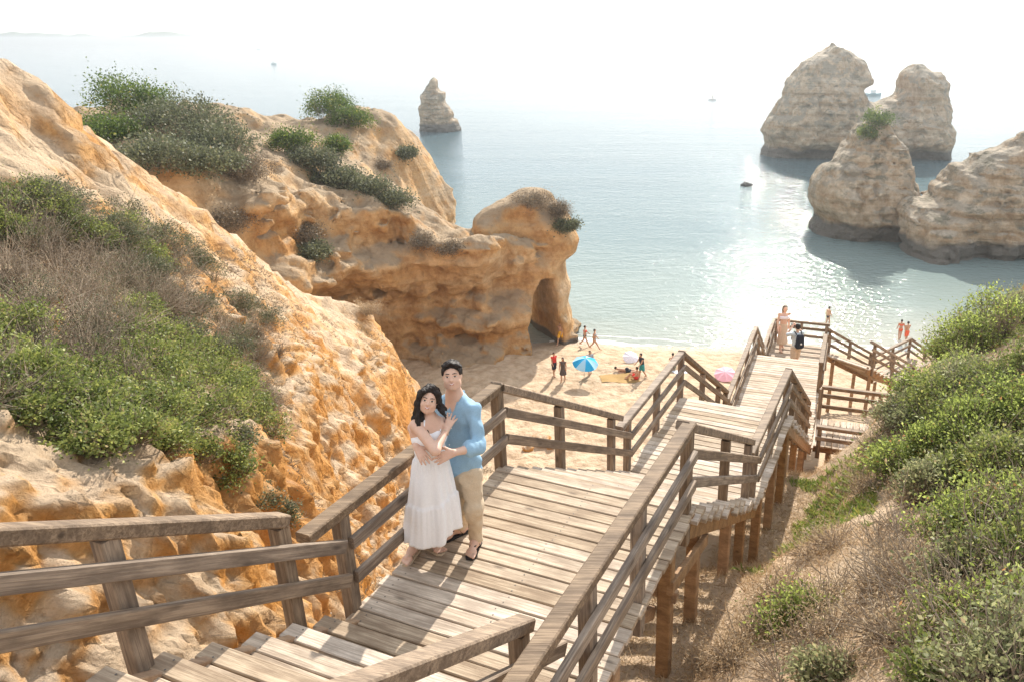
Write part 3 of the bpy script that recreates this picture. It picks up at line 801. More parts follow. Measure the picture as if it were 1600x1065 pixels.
def railing(pts, posts, side, top=(0, None), h=0.90, rails=(0.30, 0.60), post_s=0.10, below=0.35, ext0=0.0, ext1=0.0, mext0=0.0, mext1=0.0, scale=1.0):
    """handrail over base points pts (first to last, straight): cap beam on posts, two side rails
       side = unit vector towards the face the lower rails are fixed to"""
    A, B = np.array(pts[0], float), np.array(pts[1], float); d = B - A; L = np.linalg.norm(d); u = d / L
    mb = MB()
    mb.bar(A - u * ext0 + [0, 0, h - 0.04], B + u * ext1 + [0, 0, h - 0.04], 0.125 * scale, 0.085 * scale, bev=0.010)
    fr = part(mb, 'handrail', M['rail'])
    pm = []
    for t in posts:
        P_ = A + d * t
        Lp = h - 0.085 + below
        key = (round(Lp, 2), post_s)
        if key not in _ps: _ps[key] = post_mesh(Lp, post_s, 0); _ps[key].materials.append(M['rail'])
        c = P_ + [0, 0, (h - 0.085 - below) / 2]
        put(_ps[key], 'rail_post', c, (0, 0, 1), fr, side)
    for r in rails:
        a = A - u * mext0 + side * (post_s / 2 + 0.026) + [0, 0, r]; b = B + u * mext1 + side * (post_s / 2 + 0.026) + [0, 0, r]
        LL = np.linalg.norm(b - a); key = ('m', round(LL, 3))
        if key not in _ps:
            m2 = MB(); m2.box((0, 0, 0), LL, 0.046 * scale, 0.10 * scale, None, 0.007); _ps[key] = mesh('side_rail', m2.V, m2.F); _ps[key].materials.append(M['rail'])
        put(_ps[key], 'side_rail', (a + b) / 2, b - a, fr)
    return fr
def prop(x, y, ztop, s=0.13, zb=None):
    zb = (gz(x, y) - 0.25) if zb is None else zb
    if ztop - zb < 0.15: return
    mb = MB(); mb.bar((x, y, zb), (x, y, ztop), s, s, up=tuple(E2), bev=0.01)
    return part(mb, 'support_post', M['prop'])

# flights and landings, from the top down
NSTEP0 = 22
flight(dk(-NSTEP0 * 0.29, 0, 0), dk(0, 0, 0), E2, W, NSTEP0, ZA + NSTEP0 * 0.29 * SL, ZA)
boards_along('landing', dk(K_A[0], 0, 0), dk(K_A[1], 0, 0), E2, W, ZA, 0.1437)
flight(dk(K_A[1], 0, 0), dk(K_B[0], 0, 0), E2, W, 12, ZA, ZB)
boards_along('landing', dk(K_B[0], 0, 0), dk(K_B[1], 0, 0), E2, W + 0.02, ZB, 0.1437)
TC = R(17.8); C1 = np.array([math.sin(TC), math.cos(TC), 0]); C2 = np.array([math.cos(TC), -math.sin(TC), 0])
OC = dk(13.3, -0.08, 0)
flight(dk(K_B[1], 0, 0), dk(13.3, 0, 0), E2, W, 16, ZB, ZC)
def ck(k, w, z): return OC + C1 * k + C2 * w + np.array([0, 0, z])
LC = 5.0
boards_along('landing', ck(0.02, 0, 0), ck(LC, 0, 0), C2, W, ZC, 0.152)
ZD = 11.2; LD0 = LC + 2.95
flight(ck(LC, 0, 0), ck(LD0, 0, 0), C2, W, 10, ZC, ZD)
boards_along('landing', ck(LD0, 0, 0), ck(LD0 + 3.1, 0, 0), C2, W, ZD, 0.15)
# side platform
TE = R(108); ED = np.array([math.sin(TE), math.cos(TE), 0]); EN = np.array([math.cos(TE), -math.sin(TE), 0])
OE = ck(1.25, W + 0.03, 0)
boards_along('landing', OE, OE + ED * 2.9, EN, 1.5, ZC - 0.02, 0.15)
# lower flights turning right
TF = R(48); F1 = np.array([math.sin(TF), math.cos(TF), 0]); F2 = np.array([math.cos(TF), -math.sin(TF), 0])
OF = ck(LD0 + 2.6, W + 0.05, 0) - F2 * 0.2
ZF = 9.0
flight(OF, OF + F1 * 3.9, F2, 1.9, 13, ZD, ZF)
boards_along('landing', OF + F1 * 3.92, OF + F1 * 6.9, F2, 1.9, ZF, 0.15)
flight(OF + F1 * 6.9, OF + F1 * 11.0, F2, 1.9, 14, ZF, ZF - 2.4)

# handrails: left side, then right side
wl, wr = -0.02, W - 0.14
def rp(k, w): return dk(k, w, deck_top(k))
kk = -NSTEP0 * 0.29
railing((rp(kk, wl), rp(-0.54, wl)), [1 - 1.05 * i / (abs(kk) - 0.54) for i in range(6)], E2, ext1=0.05, mext1=0.54, h=0.85, rails=(0.28, 0.58), below=0.42)
railing((rp(0.0, wl), rp(K_A[1] - 0.02, wl)), [0.0, 0.5, 1.0], E2, ext0=0.36, ext1=0.05)
railing((rp(K_A[1], wl), rp(5.55, wl)), [0.42, 0.93], E2, ext1=0.12, mext1=0.5, ext0=0.04)
railing((rp(K_B[0] + 0.03, wl), rp(K_B[1], wl)), [0.0, 0.5, 1.0], E2, ext0=0.35, ext1=0.05)
railing((rp(K_B[1], wl), rp(12.6, wl)), [0.42, 0.8, 1.0], E2, ext0=0.04, ext1=0.1)
railing((dk(kk, wr - 0.17, ZA + (-kk - 0.55) * SL), dk(-0.55, wr - 0.17, ZA)), [1 - 1.2 * i / (abs(kk) - 0.55) for i in range(5)], E2, ext1=0.1, mext1=0.5, h=0.90, below=0.42)
railing((rp(-0.05, wr + 0.05), rp(K_A[1] - 0.12, wr + 0.05)), [0.0, 0.43, 1.0], E2, ext0=1.1, mext0=0.9, ext1=0.05)
railing((rp(K_A[1] - 0.1, wr), rp(5.5, wr)), [0.55, 0.98], E2, ext1=0.1, mext1=0.4, ext0=0.03)
railing((rp(K_B[0] + 0.0, wr), rp(K_B[1] - 0.1, wr)), [0.0, 0.5, 1.0], E2, ext0=0.35, ext1=0.05)
railing((rp(K_B[1] - 0.08, wr), rp(12.4, wr)), [0.25, 0.5, 0.75, 1.0], E2, ext0=0.03)
railing((ck(0.05, wl, ZC), ck(LC, wl, ZC)), [0, 0.33, 0.66, 1.0], C2, ext0=0.3)
railing((ck(LC, wl, ZC), ck(LD0 - 0.3, wl, ZD + 0.18)), [0.45, 1.0], C2)
railing((ck(LD0, wl, ZD), ck(LD0 + 3.1, wl, ZD)), [0, 0.5, 1.0], C2, ext0=0.2)
railing((ck(LD0 + 3.1, 0.0, ZD), ck(LD0 + 3.1, W, ZD)), [0.05, 0.5, 0.95], C1, rails=(0.3, 0.6))
railing((ck(1.3 + 1.55, W - 0.02, ZC), ck(LC, W - 0.02, ZC)), [0, 0.5, 1.0], C2, ext0=0.1)
railing((ck(LC, W - 0.02, ZC), ck(LD0 - 0.3, W - 0.02, ZD + 0.18)), [0.4, 0.95], C2)
e0 = OE + np.array([0, 0, ZC])
railing((e0 + EN * 0.02 + ED * 0.06, e0 + EN * 0.02 + ED * 2.9), [0.0, 0.5, 1.0], -EN)
railing((e0 + EN * 1.46 + ED * 0.06, e0 + EN * 1.46 + ED * 2.9), [0.03, 0.5, 1.0], EN, h=0.5, rails=(0.2,))
f0 = OF
for w_, sd_ in ((0.02, F2), (1.86, F2)):
    railing((f0 + F2 * w_ + [0, 0, ZD], f0 + F2 * w_ + F1 * 3.7 + [0, 0, ZF + 0.15]), [0.08, 0.5, 0.97], sd_)
    railing((f0 + F2 * w_ + F1 * 3.95 + [0, 0, ZF], f0 + F2 * w_ + F1 * 6.9 + [0, 0, ZF]), [0, 0.5, 1.0], sd_, ext0=0.2)
    railing((f0 + F2 * w_ + F1 * 6.9 + [0, 0, ZF], f0 + F2 * w_ + F1 * 11 + [0, 0, ZF - 2.4]), [0.4, 0.9], sd_)

# posts and braces that carry it
for k in (0.5, 1.9):
    for w in (0.25, W - 0.16): prop(*dk(k, w, 0)[:2], ZA - 0.05 - 0.17)
for k in (3.0, 4.6, 5.6):
    for w in (0.25, W - 0.2): prop(*dk(k, w, 0)[:2], deck_top(k) - 0.26)
for k in (6.3, 7.5, 8.6):
    for w in (0.25, W - 0.1): prop(*dk(k, w, 0)[:2], ZB - 0.22)
for k in (9.6, 11, 12.5):
    for w in (0.25, W - 0.2): prop(*dk(k, w, 0)[:2], deck_top(k) - 0.3)
for k in (0.3, 2.5, 4.8):
    for w in (0.2, W - 0.2): prop(*ck(k, w, 0)[:2], ZC - 0.22)
for k in (LD0 + .2, LD0 + 1.6, LD0 + 3):
    for w in (0.2, W - 0.2): prop(*ck(k, w, 0)[:2], ZD - 0.22)
for t in (0.4, 1.6, 2.8):
    for w in (0.15, 1.35): prop(*(OE + ED * t + EN * w)[:2], ZC - 0.24)
for k in (0.5, 2.2, 4.0, 5.4, 6.8, 9, 10.8):
    for w in (0.15, 1.7): 
        p_ = OF + F1 * k + F2 * w
        prop(p_[0], p_[1], np.interp(k, [0, 3.9, 6.9, 11], [ZD, ZF, ZF, ZF - 2.4]) - 0.28)
def brace(a, b, s=0.06, h=0.13):
    mb = MB(); mb.bar(a, b, s, h); part(mb, 'brace', M['prop'])
q = dk(1.9, W - 0.16, 0); q2 = dk(3.0, W - 0.2, 0)
brace(dk(1.83, W - 0.1, ZA - 0.62), dk(3.1, W - 0.1, ZA - 0.92)); brace(dk(1.9, 0.5, ZA - 0.55), dk(1.9, W - 0.05, ZA - 0.75))
brace(dk(0.7, W - 0.35, ZA - 0.3), dk(1.85, W - 0.27, ZA - 0.95)); brace(dk(0.5, 0.3, ZA - 0.6), dk(0.5, W - 0.1, ZA - 0.9))
# ------------------------------------------------------------------ vegetation
def leaves(pts, size, rnd, aspect=0.5, up=0.35, rg=RNG, dirs=None):
    """one folded leaf (two triangles sharing the midrib, as a diamond) for every point"""
    n = len(pts)
    d = rg.normal(size=(n, 3)); d[:, 2] += up
    if dirs is not None: d = d * 0.6 + dirs
    d /= np.linalg.norm(d, axis=1)[:, None] + 1e-9
    s = rg.normal(size=(n, 3)); s -= d * (s * d).sum(1)[:, None]; s /= np.linalg.norm(s, axis=1)[:, None] + 1e-9
    nn = np.cross(d, s)
    L = size * rg.uniform(0.6, 1.3, n)[:, None]
    a = pts; b = pts + d * L * 0.5 + s * L * aspect * 0.5 + nn * L * 0.08; c = pts + d * L; e = pts + d * L * 0.5 - s * L * aspect * 0.5 + nn * L * 0.08
    V = np.stack([a, b, c, e], 1).reshape(-1, 3)
    Fc = np.arange(n * 4).reshape(-1, 4)
    return V, Fc, np.repeat(rnd, 1)
def set_rnd(o, r):
    at_ = o.data.attributes.new('rnd', 'FLOAT', 'FACE'); at_.data.foreach_set('value', np.asarray(r, np.float32))

def twigs(A, B, r0, r1, bend=0.12, rg=RNG, seg=3):
    """thin three-sided stems from A to B"""
    n = len(A); P = []
    off = rg.normal(size=(n, 3)) * bend * np.linalg.norm(B - A, axis=1)[:, None]
    for i in range(seg + 1):
        t = i / seg; P.append(A + (B - A) * t + off * (4 * t * (1 - t)))
    V = []; d = B - A; d /= np.linalg.norm(d, axis=1)[:, None] + 1e-9
    u = np.cross(d, [0.3, 0.2, 0.9]); u /= np.linalg.norm(u, axis=1)[:, None] + 1e-9; w = np.cross(d, u)
    for i, p in enumerate(P):
        r = r0 + (r1 - r0) * i / seg
        for k in range(3):
            V.append(p + (u * math.cos(k * 2.094) + w * math.sin(k * 2.094)) * r)
    V = np.stack(V, 1)                       # n, (seg+1)*3, 3
    m = V.shape[1]; Q = []
    for i in range(seg):
        for k in range(3): Q.append((i * 3 + k, i * 3 + (k + 1) % 3, i * 3 + 3 + (k + 1) % 3, i * 3 + 3 + k))
    Q = np.array(Q)
    Fc = (np.arange(n)[:, None, None] * m + Q[None]).reshape(-1, 4)
    return V.reshape(-1, 3), Fc

GREEN = [(0.0, (0.035, 0.065, 0.015)), (0.35, (0.075, 0.13, 0.025)), (0.7, (0.15, 0.21, 0.04)), (0.93, (0.26, 0.30, 0.06)), (1.0, (0.40, 0.30, 0.08))]
YGREEN = [(0.0, (0.07, 0.095, 0.03)), (0.3, (0.19, 0.24, 0.07)), (0.65, (0.36, 0.43, 0.10)), (0.93, (0.55, 0.60, 0.20)), (1.0, (0.45, 0.24, 0.10))]
OLIVE = [(0.0, (0.06, 0.068, 0.04)), (0.5, (0.13, 0.145, 0.08)), (0.85, (0.22, 0.235, 0.12)), (1.0, (0.30, 0.26, 0.16))]
DRY = [(0.0, (0.10, 0.075, 0.05)), (0.5, (0.20, 0.155, 0.105)), (1.0, (0.34, 0.27, 0.18))]
STRAW = [(0.0, (0.28, 0.18, 0.10)), (0.4, (0.48, 0.35, 0.21)), (0.8, (0.64, 0.50, 0.33)), (1.0, (0.74, 0.62, 0.45))]
M['lf_left'] = mat_leaf('thicket_leaves', [(0.0, (0.05, 0.07, 0.02)), (0.35, (0.15, 0.19, 0.05)), (0.7, (0.30, 0.34, 0.09)), (0.95, (0.50, 0.50, 0.16)), (1.0, (0.42, 0.33, 0.15))], 0.4)
M['lf_pale'] = mat_leaf('pale_leaves', [(0.0, (0.11, 0.12, 0.06)), (0.4, (0.25, 0.27, 0.13)), (0.8, (0.44, 0.44, 0.23)), (1.0, (0.50, 0.38, 0.22))], 0.5)
M['lf_green'] = mat_leaf('green_leaves', GREEN, 0.45)
M['lf_bright'] = mat_leaf('bright_green_leaves', YGREEN, 0.62)
M['lf_olive'] = mat_leaf('olive_leaves', OLIVE, 0.35)
M['lf_dry'] = mat_leaf('dry_leaves', DRY, 0.3)
M['straw'] = mat_leaf('straw', STRAW, 0.35)
M['succulent'] = mat_leaf('succulent_leaves', [(0.0, (0.10, 0.17, 0.04)), (0.5, (0.26, 0.33, 0.07)), (0.8, (0.42, 0.40, 0.10)), (1.0, (0.50, 0.17, 0.07))], 0.4)
M['twig'] = mat_plain('grey_twigs', (0.36, 0.29, 0.22), 0.9, 0.1, 0.35, 20)

bpy.context.view_layer.update()
def hit(u, v, o=None):
    o = o or hill
    d = on(u, v, -500.0) - np.array([0, 0, CZ]); d /= np.linalg.norm(d)
    ok, loc, nor, _ = o.ray_cast(Vector((0, 0, CZ)), Vector(d))
    return np.array(loc) if ok else None

def shrub(name, label, base, r, hgt, mat, nleaf, size, ntwig, group=None, cat='shrub', clump=0.16, flat=None, ground=None, lean=(0, 0), aspect=0.55, hollow=0.62, per=60, nbl=None, seed=None):
    """low bush: foliage in clumps through an uneven crown, stems reaching to the clumps"""
    rg = np.random.default_rng(seed if seed is not None else int(abs(base[0] * 97 + base[1] * 31 + base[2] * 13)) + 5)
    base = np.asarray(base, float)
    nb = nbl or max(4, int(6 * r ** 0.5)); blobs = []
    for i in range(nb):
        a = rg.uniform(0, 2 * math.pi); q = r * 0.62 * math.sqrt(rg.random())
        x, y = base[0] + math.cos(a) * q, base[1] + math.sin(a) * q
        g = ground(x, y) if ground else base[2]
        rr = r * rg.uniform(0.34, 0.58)
        hz_ = hgt * rg.uniform(0.55, 1.0)
        blobs.append((x + lean[0] * hz_, y + lean[1] * hz_, g + hz_ * 0.45, rr, rr, hz_ * 0.62))
    nc = max(14, int(nleaf / per))
    bi = rg.integers(0, nb, nc); B_ = np.array(blobs)[bi]
    v = rg.normal(size=(nc, 3)); v /= np.linalg.norm(v, axis=1)[:, None]; v[:, 2] = np.abs(v[:, 2]) * 1.0 - 0.25
    rad = hollow + (1.06 - hollow) * rg.random(nc) ** 0.5
    C = B_[:, :3] + v * rad[:, None] * B_[:, 3:]
    ci = rg.integers(0, nc, nleaf)
    sg = clump * r ** 0.5 * rg.uniform(0.5, 1.3, nc)
    P_ = C[ci] + rg.normal(size=(nleaf, 3)) * (sg[ci])[:, None] * [1, 1, 0.8]
    if ground is not None:
        P_[:, 2] = np.maximum(P_[:, 2], gzv(P_[:, 0], P_[:, 1]) + 0.02) if ground is gz else P_[:, 2]
    tone = np.clip(0.5 + 0.22 * rg.normal(size=nc), 0, 1)
    rnd = np.clip(tone[ci] * 0.75 + 0.12 + 0.17 * rg.normal(size=nleaf), 0, 1)
    dirs = v[ci] * 0.7
    root = empty(name, tuple(base))
    V, Fc, rr_ = leaves(P_ - base, size, rnd, aspect, 0.2, rg, dirs)
    fo = obj('foliage', V, Fc, mat, root); set_rnd(fo, rnd); tag(fo, kind='stuff')
    k = min(ntwig, nc * 6)
    tb = rg.integers(0, nb, k); A_ = np.array(blobs)[tb][:, :3] * [1, 1, 0] + [0, 0, 1] * (np.array([(ground(b[0], b[1]) if ground else base[2]) for b in np.array(blobs)[tb]])[:, None])
    ti = rg.integers(0, nc, k)
    # stems end in clumps of their own lobe
    own = np.array([rg.choice(np.nonzero(bi == b)[0]) if (bi == b).any() else rg.integers(0, nc) for b in tb])
    B2 = C[own] + rg.normal(size=(k, 3)) * sg[own][:, None] * 1.1
    st = A_ + (B2 - A_) * rg.uniform(0, 0.6, k)[:, None]
    V, Fc = twigs(st - base, B2 - base, 0.006 * r ** 0.3 + 0.0015, 0.002, 0.10, rg)
    tag(obj('stems', V, Fc, M['twig'], root), kind='stuff')
    tag(root, label, cat, group)
    return root

# left slope: one dense thicket of separate bushes
LEFT = [ # u, v, radius, height, kind
 (60, 345, 0.95, 0.7, 'o'), (165, 372, 0.9, 0.6, 'o'), (250, 402, 0.85, 0.6, 'o'), (330, 440, 0.8, 0.6, 'o'), (395, 492, 0.75, 0.55, 'o'), (5, 330, 1.0, 0.7, 'g'),
 (30, 410, 0.9, 0.7, 'd'), (120, 432, 0.95, 0.75, 'd'), (215, 455, 0.9, 0.7, 'd'), (300, 490, 0.85, 0.65, 'd'), (370, 535, 0.7, 0.55, 'd'), (415, 548, 0.5, 0.5, 'd'),
 (25, 500, 0.8, 0.65, 'd'), (110, 520, 0.85, 0.7, 'd'), (70, 575, 0.7, 0.6, 'd'), (190, 528, 0.8, 0.6, 'd'), (255, 545, 0.6, 0.6, 'g'),
 (20, 395, 0.55, 0.75, 'g'), (140, 395, 0.45, 0.7, 'g'), (200, 500, 0.5, 0.65, 'g'),
 (200, 600, 0.75, 0.65, 'g'), (275, 590, 0.75, 0.7, 'g'), (345, 600, 0.7, 0.6, 'g'), (385, 655, 0.6, 0.5, 'g'), (310, 655, 0.75, 0.6, 'g'), (230, 665, 0.75, 0.65, 'g'), (150, 660, 0.7, 0.65, 'g'), (85, 650, 0.65, 0.6, 'g'), (25, 650, 0.6, 0.5, 'd'), (340, 705, 0.5, 0.4, 'g'), (265, 715, 0.5, 0.4, 'g'), (395, 700, 0.35, 0.4, 'o')]
for e_ in [(110, 340, 0.8, 0.6, 'o'), (210, 385, 0.7, 0.55, 'g'), (290, 425, 0.7, 0.5, 'd'), (80, 385, 0.8, 0.7, 'd'), (175, 410, 0.8, 0.65, 'd'), (255, 440, 0.8, 0.6, 'o'), (65, 470, 0.8, 0.7, 'd'), (160, 478, 0.8, 0.7, 'd'), (260, 500, 0.8, 0.6, 'd'), (335, 505, 0.7, 0.55, 'o'), (10, 560, 0.7, 0.6, 'g'), (150, 575, 0.7, 0.6, 'd'), (115, 610, 0.6, 0.55, 'g'), (50, 615, 0.6, 0.5, 'd'), (310, 545, 0.6, 0.5, 'o'), (400, 600, 0.5, 0.4, 'd'), (180, 700, 0.5, 0.4, 'g'), (120, 690, 0.45, 0.35, 'g'), (345, 560, 0.55, 0.55, 'g'), (420, 640, 0.4, 0.3, 'd')]: LEFT.append(e_)
BAND = ['along the top of the left thicket', 'across the middle of the left thicket', 'at the foot of the left thicket']
ADJ = {'o': 'grey-green bush', 'd': 'thin grey twiggy bush', 'g': 'bright green bush'}
band = lambda v: 0 if v < 420 else 1 if v < 560 else 2
ORD = 'first second third fourth fifth sixth seventh eighth ninth tenth eleventh twelfth thirteenth fourteenth fifteenth sixteenth'.split()
def nth(i): return ORD[i]
for kd in 'odg':
    for bd in range(3):
        g_ = sorted([e for e in LEFT if e[4] == kd and band(e[1]) == bd])
        for i, (u, v, r, hg, _) in enumerate(g_):
            b = hit(u, v)
            if b is None: continue
            lab = '%s %s, %s from the left' % (ADJ[kd], BAND[bd], nth(i))
            kw = dict(group='bushes of the left thicket', ground=gz)
            r *= 1.22; hg *= 1.1
            if kd == 'o': shrub('bush', lab, b, r, hg, M['lf_olive'], 4600, 0.045, 700, clump=0.13, **kw)
            elif kd == 'd': shrub('dry_bush', lab, b, r, hg, M['lf_dry'] if i % 2 else M['lf_olive'], 3000 if i % 2 else 2400, 0.036, 1900, clump=0.16, aspect=0.35, per=30, **kw)
            else: shrub('bush', lab, b, r, hg, M['lf_left'], 5200, 0.05, 420, clump=0.11, per=75, hollow=0.7, **kw)

# headland bushes
hg_ = lambda o, u, v: hit(u, v, o)
HB = [(215, 190, 2.6, 3.0, 'g', 'tallest dark green bush on the headland crest by the gap of sea'), (285, 220, 3.0, 2.6, 'o', 'broad grey-green bush sprawling over the headland mound'), (345, 248, 2.4, 1.9, 'o', 'grey-green bush at the right of the headland mound'), (170, 220, 1.9, 1.5, 'g', 'dark low bush on the left shoulder of the headland mound'), (250, 262, 2.4, 1.5, 'o', 'bush hanging over the orange face below the headland mound'), (385, 282, 1.7, 1.5, 'd', 'bare brown bush above the pale buttress of the headland'), (318, 268, 1.8, 1.2, 'o', 'small grey bush under the headland mound beside the bare brown one'),
      (520, 188, 2.3, 2.6, 'g', 'dark wind-shaped bush on the back ridge left of the needle stack'), (545, 198, 1.7, 1.6, 'g', 'low dark bush right of the wind-shaped bush on the back ridge'), (455, 232, 1.5, 1.3, 'g', 'green bush in the gully between the two ridges, highest up'), (490, 262, 1.6, 1.3, 'o', 'grey bush in the gully between the ridges, second from the top'), (530, 285, 1.6, 1.1, 'o', 'grey bush in the gully between the ridges, third from the top'), (570, 300, 1.6, 0.9, 'o', 'grey bush on the cliff edge in the gully, fourth from the top'), (610, 318, 1.5, 0.8, 'o', 'grey bush on the cliff edge, last before the saddle'), (632, 245, 1.0, 0.8, 'o', 'small bush clinging to the right edge of the back ridge'), (525, 235, 1.1, 0.9, 'g', 'small green bush midway up the back ridge face'), (600, 262, 0.9, 0.5, 'd', 'brown tuft midway on the right face of the back ridge'),
      (835, 322, 1.6, 0.7, 'd', 'dry grey-brown scrub on top of the arch knob'), (866, 334, 1.2, 0.7, 'd', 'dry scrub on the right shoulder of the arch knob'), (882, 358, 0.9, 0.7, 'o', 'dark scrub hanging over the right side of the arch knob'), (660, 382, 0.9, 0.6, 'd', 'dark tuft left on the saddle before the arch knob'), (700, 392, 1.0, 0.4, 'd', 'low brown scrub in the saddle before the arch knob'), (350, 360, 1.2, 1.2, 'd', 'dark brown scrub in the hollow left of the pale buttress'), (480, 372, 1.2, 0.9, 'd', 'brown scrub on the dark gully wall right of the buttress'), (492, 400, 1.0, 0.8, 'o', 'dark scrub low on the gully wall right of the buttress')]
for u, v, r, hg, kd, lab in HB:
    b = hit(u, v, headland)
    if b is None: print('miss', lab); continue
    m_ = {'g': M['lf_green'], 'o': M['lf_olive'], 'd': M['lf_dry']}[kd]
    shrub('dry_bush' if kd == 'd' else 'bush', lab, b, r, hg, m_, int(2600 + 1900 * r), 0.15 if kd != 'd' else 0.10, 700 if kd == 'd' else 200, group='bushes on the headland', clump=0.26, nbl=int(4 + 3 * r))
# scrub on the stacks
for u, v, r, hg, lab in [(1370, 192, 1.6, 2.2, 'dark bush crowning the pointed tan rock'), (1355, 205, 1.2, 0.8, 'smaller dark bush left below the crown bush of the pointed rock')]:
    o = [x for x in bpy.data.objects if x.name == 'sea_stack.001'][0]
    b = hit(u, v + 6, o)
    if b is not None: shrub('bush', lab, b, r, hg, M['lf_green'], 2600, 0.2, 60, group='bushes on the stacks', clump=0.3)

# beach-side and stair-side plants
for u, v, r, hg, mt, lab in [(575, 492, 0.9, 0.8, 'straw', 'pale straw-coloured shrub on the spur edge above the cave'), (600, 520, 0.7, 0.5, 'straw', 'small straw tuft on the spur edge below the pale shrub')]:
    b = hit(u, v)
    if b is not None: shrub('dry_bush', lab, b, r, hg, M[mt], 2600, 0.07, 300, group='straw shrubs on the spur', clump=0.16, aspect=0.3)
for k, w, r, hg, mt, lab in [(4.6, -0.75, 0.42, 0.55, 'lf_bright', 'green bush beside the left rail of the second flight'), (5.6, -0.6, 0.3, 0.35, 'straw', 'straw tuft behind the left rail of the second flight'), (2.0, -0.9, 0.5, 0.8, 'straw', 'straw shrub left of the upper landing behind the couple'), (8.6, -0.5, 0.4, 0.4, 'straw', 'straw tuft left of the middle landing'), (10.0, -0.7, 0.6, 0.6, 'lf_olive', 'grey-green bush below the third flight'), (11.2, -0.8, 0.6, 0.6, 'straw', 'straw bush below the third flight')]:
    p_ = dk(k, w, 0); b = np.array([p_[0], p_[1], gz(p_[0], p_[1])])
    shrub('bush', lab, b, r, hg, M[mt], 1800, 0.04, 160, group='plants beside the stairs', clump=0.10, ground=gz, aspect=0.4)

# right slope: leafy green bushes
_rj = random.Random(2)
RIGHT = [(1400, 628, 0.55, 0.55), (1445, 590, 0.6, 0.6), (1500, 535, 0.65, 0.6), (1560, 500, 0.75, 0.65), (1610, 480, 0.7, 0.6), (1420, 560, 0.4, 0.4), (1470, 640, 0.6, 0.6), (1530, 600, 0.65, 0.6), (1590, 570, 0.7, 0.7), (1410, 700, 0.45, 0.5), (1470, 700, 0.55, 0.6), (1535, 670, 0.6, 0.6), (1600, 650, 0.65, 0.6), (1445, 755, 0.42, 0.5), (1510, 745, 0.5, 0.55), (1575, 730, 0.55, 0.6), (1470, 830, 0.3, 0.4), (1540, 810, 0.42, 0.5), (1600, 800, 0.45, 0.5), (1500, 900, 0.3, 0.35), (1570, 890, 0.4, 0.42), (1560, 980, 0.36, 0.36), (1470, 980, 0.26, 0.28), (1250, 960, 0.3, 0.3), (1600, 1040, 0.4, 0.4), (1500, 1050, 0.28, 0.3), (1290, 1030, 0.24, 0.22)]
RIGHT = [(u + _rj.uniform(-16, 16), v + _rj.uniform(-14, 14), r * _rj.uniform(0.8, 1.25), h_ * _rj.uniform(0.7, 1.3)) for u, v, r, h_ in RIGHT]
RB = [(0, 660, 'on the crest of the right slope'), (660, 780, 'halfway down the right slope'), (780, 940, 'on the lower part of the right slope'), (940, 2000, 'at the bottom right of the picture')]
for lo, hi, word in RB:
    g_ = sorted([e for e in RIGHT if lo <= e[1] < hi])
    for i, (u, v, r, hg) in enumerate(g_):
        b = hit(u, v + 18)
        if b is None: continue
        small = v > 780
        shrub('leafy_bush', 'leafy green bush %s, %s from the left' % (word, nth(i)), b, r * 1.15, hg * 1.15, M[('lf_bright', 'lf_pale', 'lf_bright', 'lf_left')[i % 4]], 6500 if not small else 2600, 0.058 if v < 780 else 0.042, 800 if not small else 900, group='leafy bushes of the right slope', clump=0.15, ground=gz, aspect=0.5, per=40, hollow=0.55)
# dry brush of the lower right slope
BRUSH = [(1420, 960, 0.5, 0.35, 'd'), (1540, 930, 0.45, 0.35, 'd'), (1480, 1040, 0.5, 0.32, 'd'), (1400, 840, 0.4, 0.3, 'd'), (1350, 770, 0.4, 0.3, 's'), (1300, 860, 0.35, 0.25, 's'), (1230, 930, 0.3, 0.22, 's'), (1340, 930, 0.4, 0.28, 's'), (1180, 1000, 0.3, 0.2, 's'), (1380, 1020, 0.4, 0.3, 's'), (1290, 990, 0.35, 0.25, 's'), (1430, 790, 0.4, 0.35, 's'), (1450, 890, 0.4, 0.35, 's'), (1520, 990, 0.4, 0.35, 's'), (1590, 970, 0.4, 0.35, 'd'), (1370, 690, 0.4, 0.35, 's'), (1120, 1040, 0.25, 0.18, 's'), (1240, 1050, 0.3, 0.2, 'd'), (1385, 880, 0.35, 0.3, 'd')]
for kd, adj in (('d', 'bare grey twig tangle'), ('s', 'dry straw-brown brush')):
    for bd, (lo, hi, word) in enumerate([(0, 900, 'upper part of the dry patch'), (900, 2000, 'bottom of the dry patch')]):
        for i, (u, v, r, hg, _) in enumerate(sorted([e for e in BRUSH if e[4] == kd and lo <= e[1] < hi])):
            b = hit(u, v)
            if b is None: continue
            lab = '%s in the %s, %s from the left' % (adj, word, nth(i))
            if kd == 'd': shrub('dry_bush', lab, b, r * 1.2, hg, M['lf_dry'], 500, 0.03, 900, group='dry brush of the right slope', clump=0.2, ground=gz, aspect=0.3, per=14)
            else: shrub('dry_bush', lab, b, r * 1.25, hg, M['straw'], 2400, 0.036, 260, group='dry brush of the right slope', clump=0.17, ground=gz, aspect=0.22, per=20)

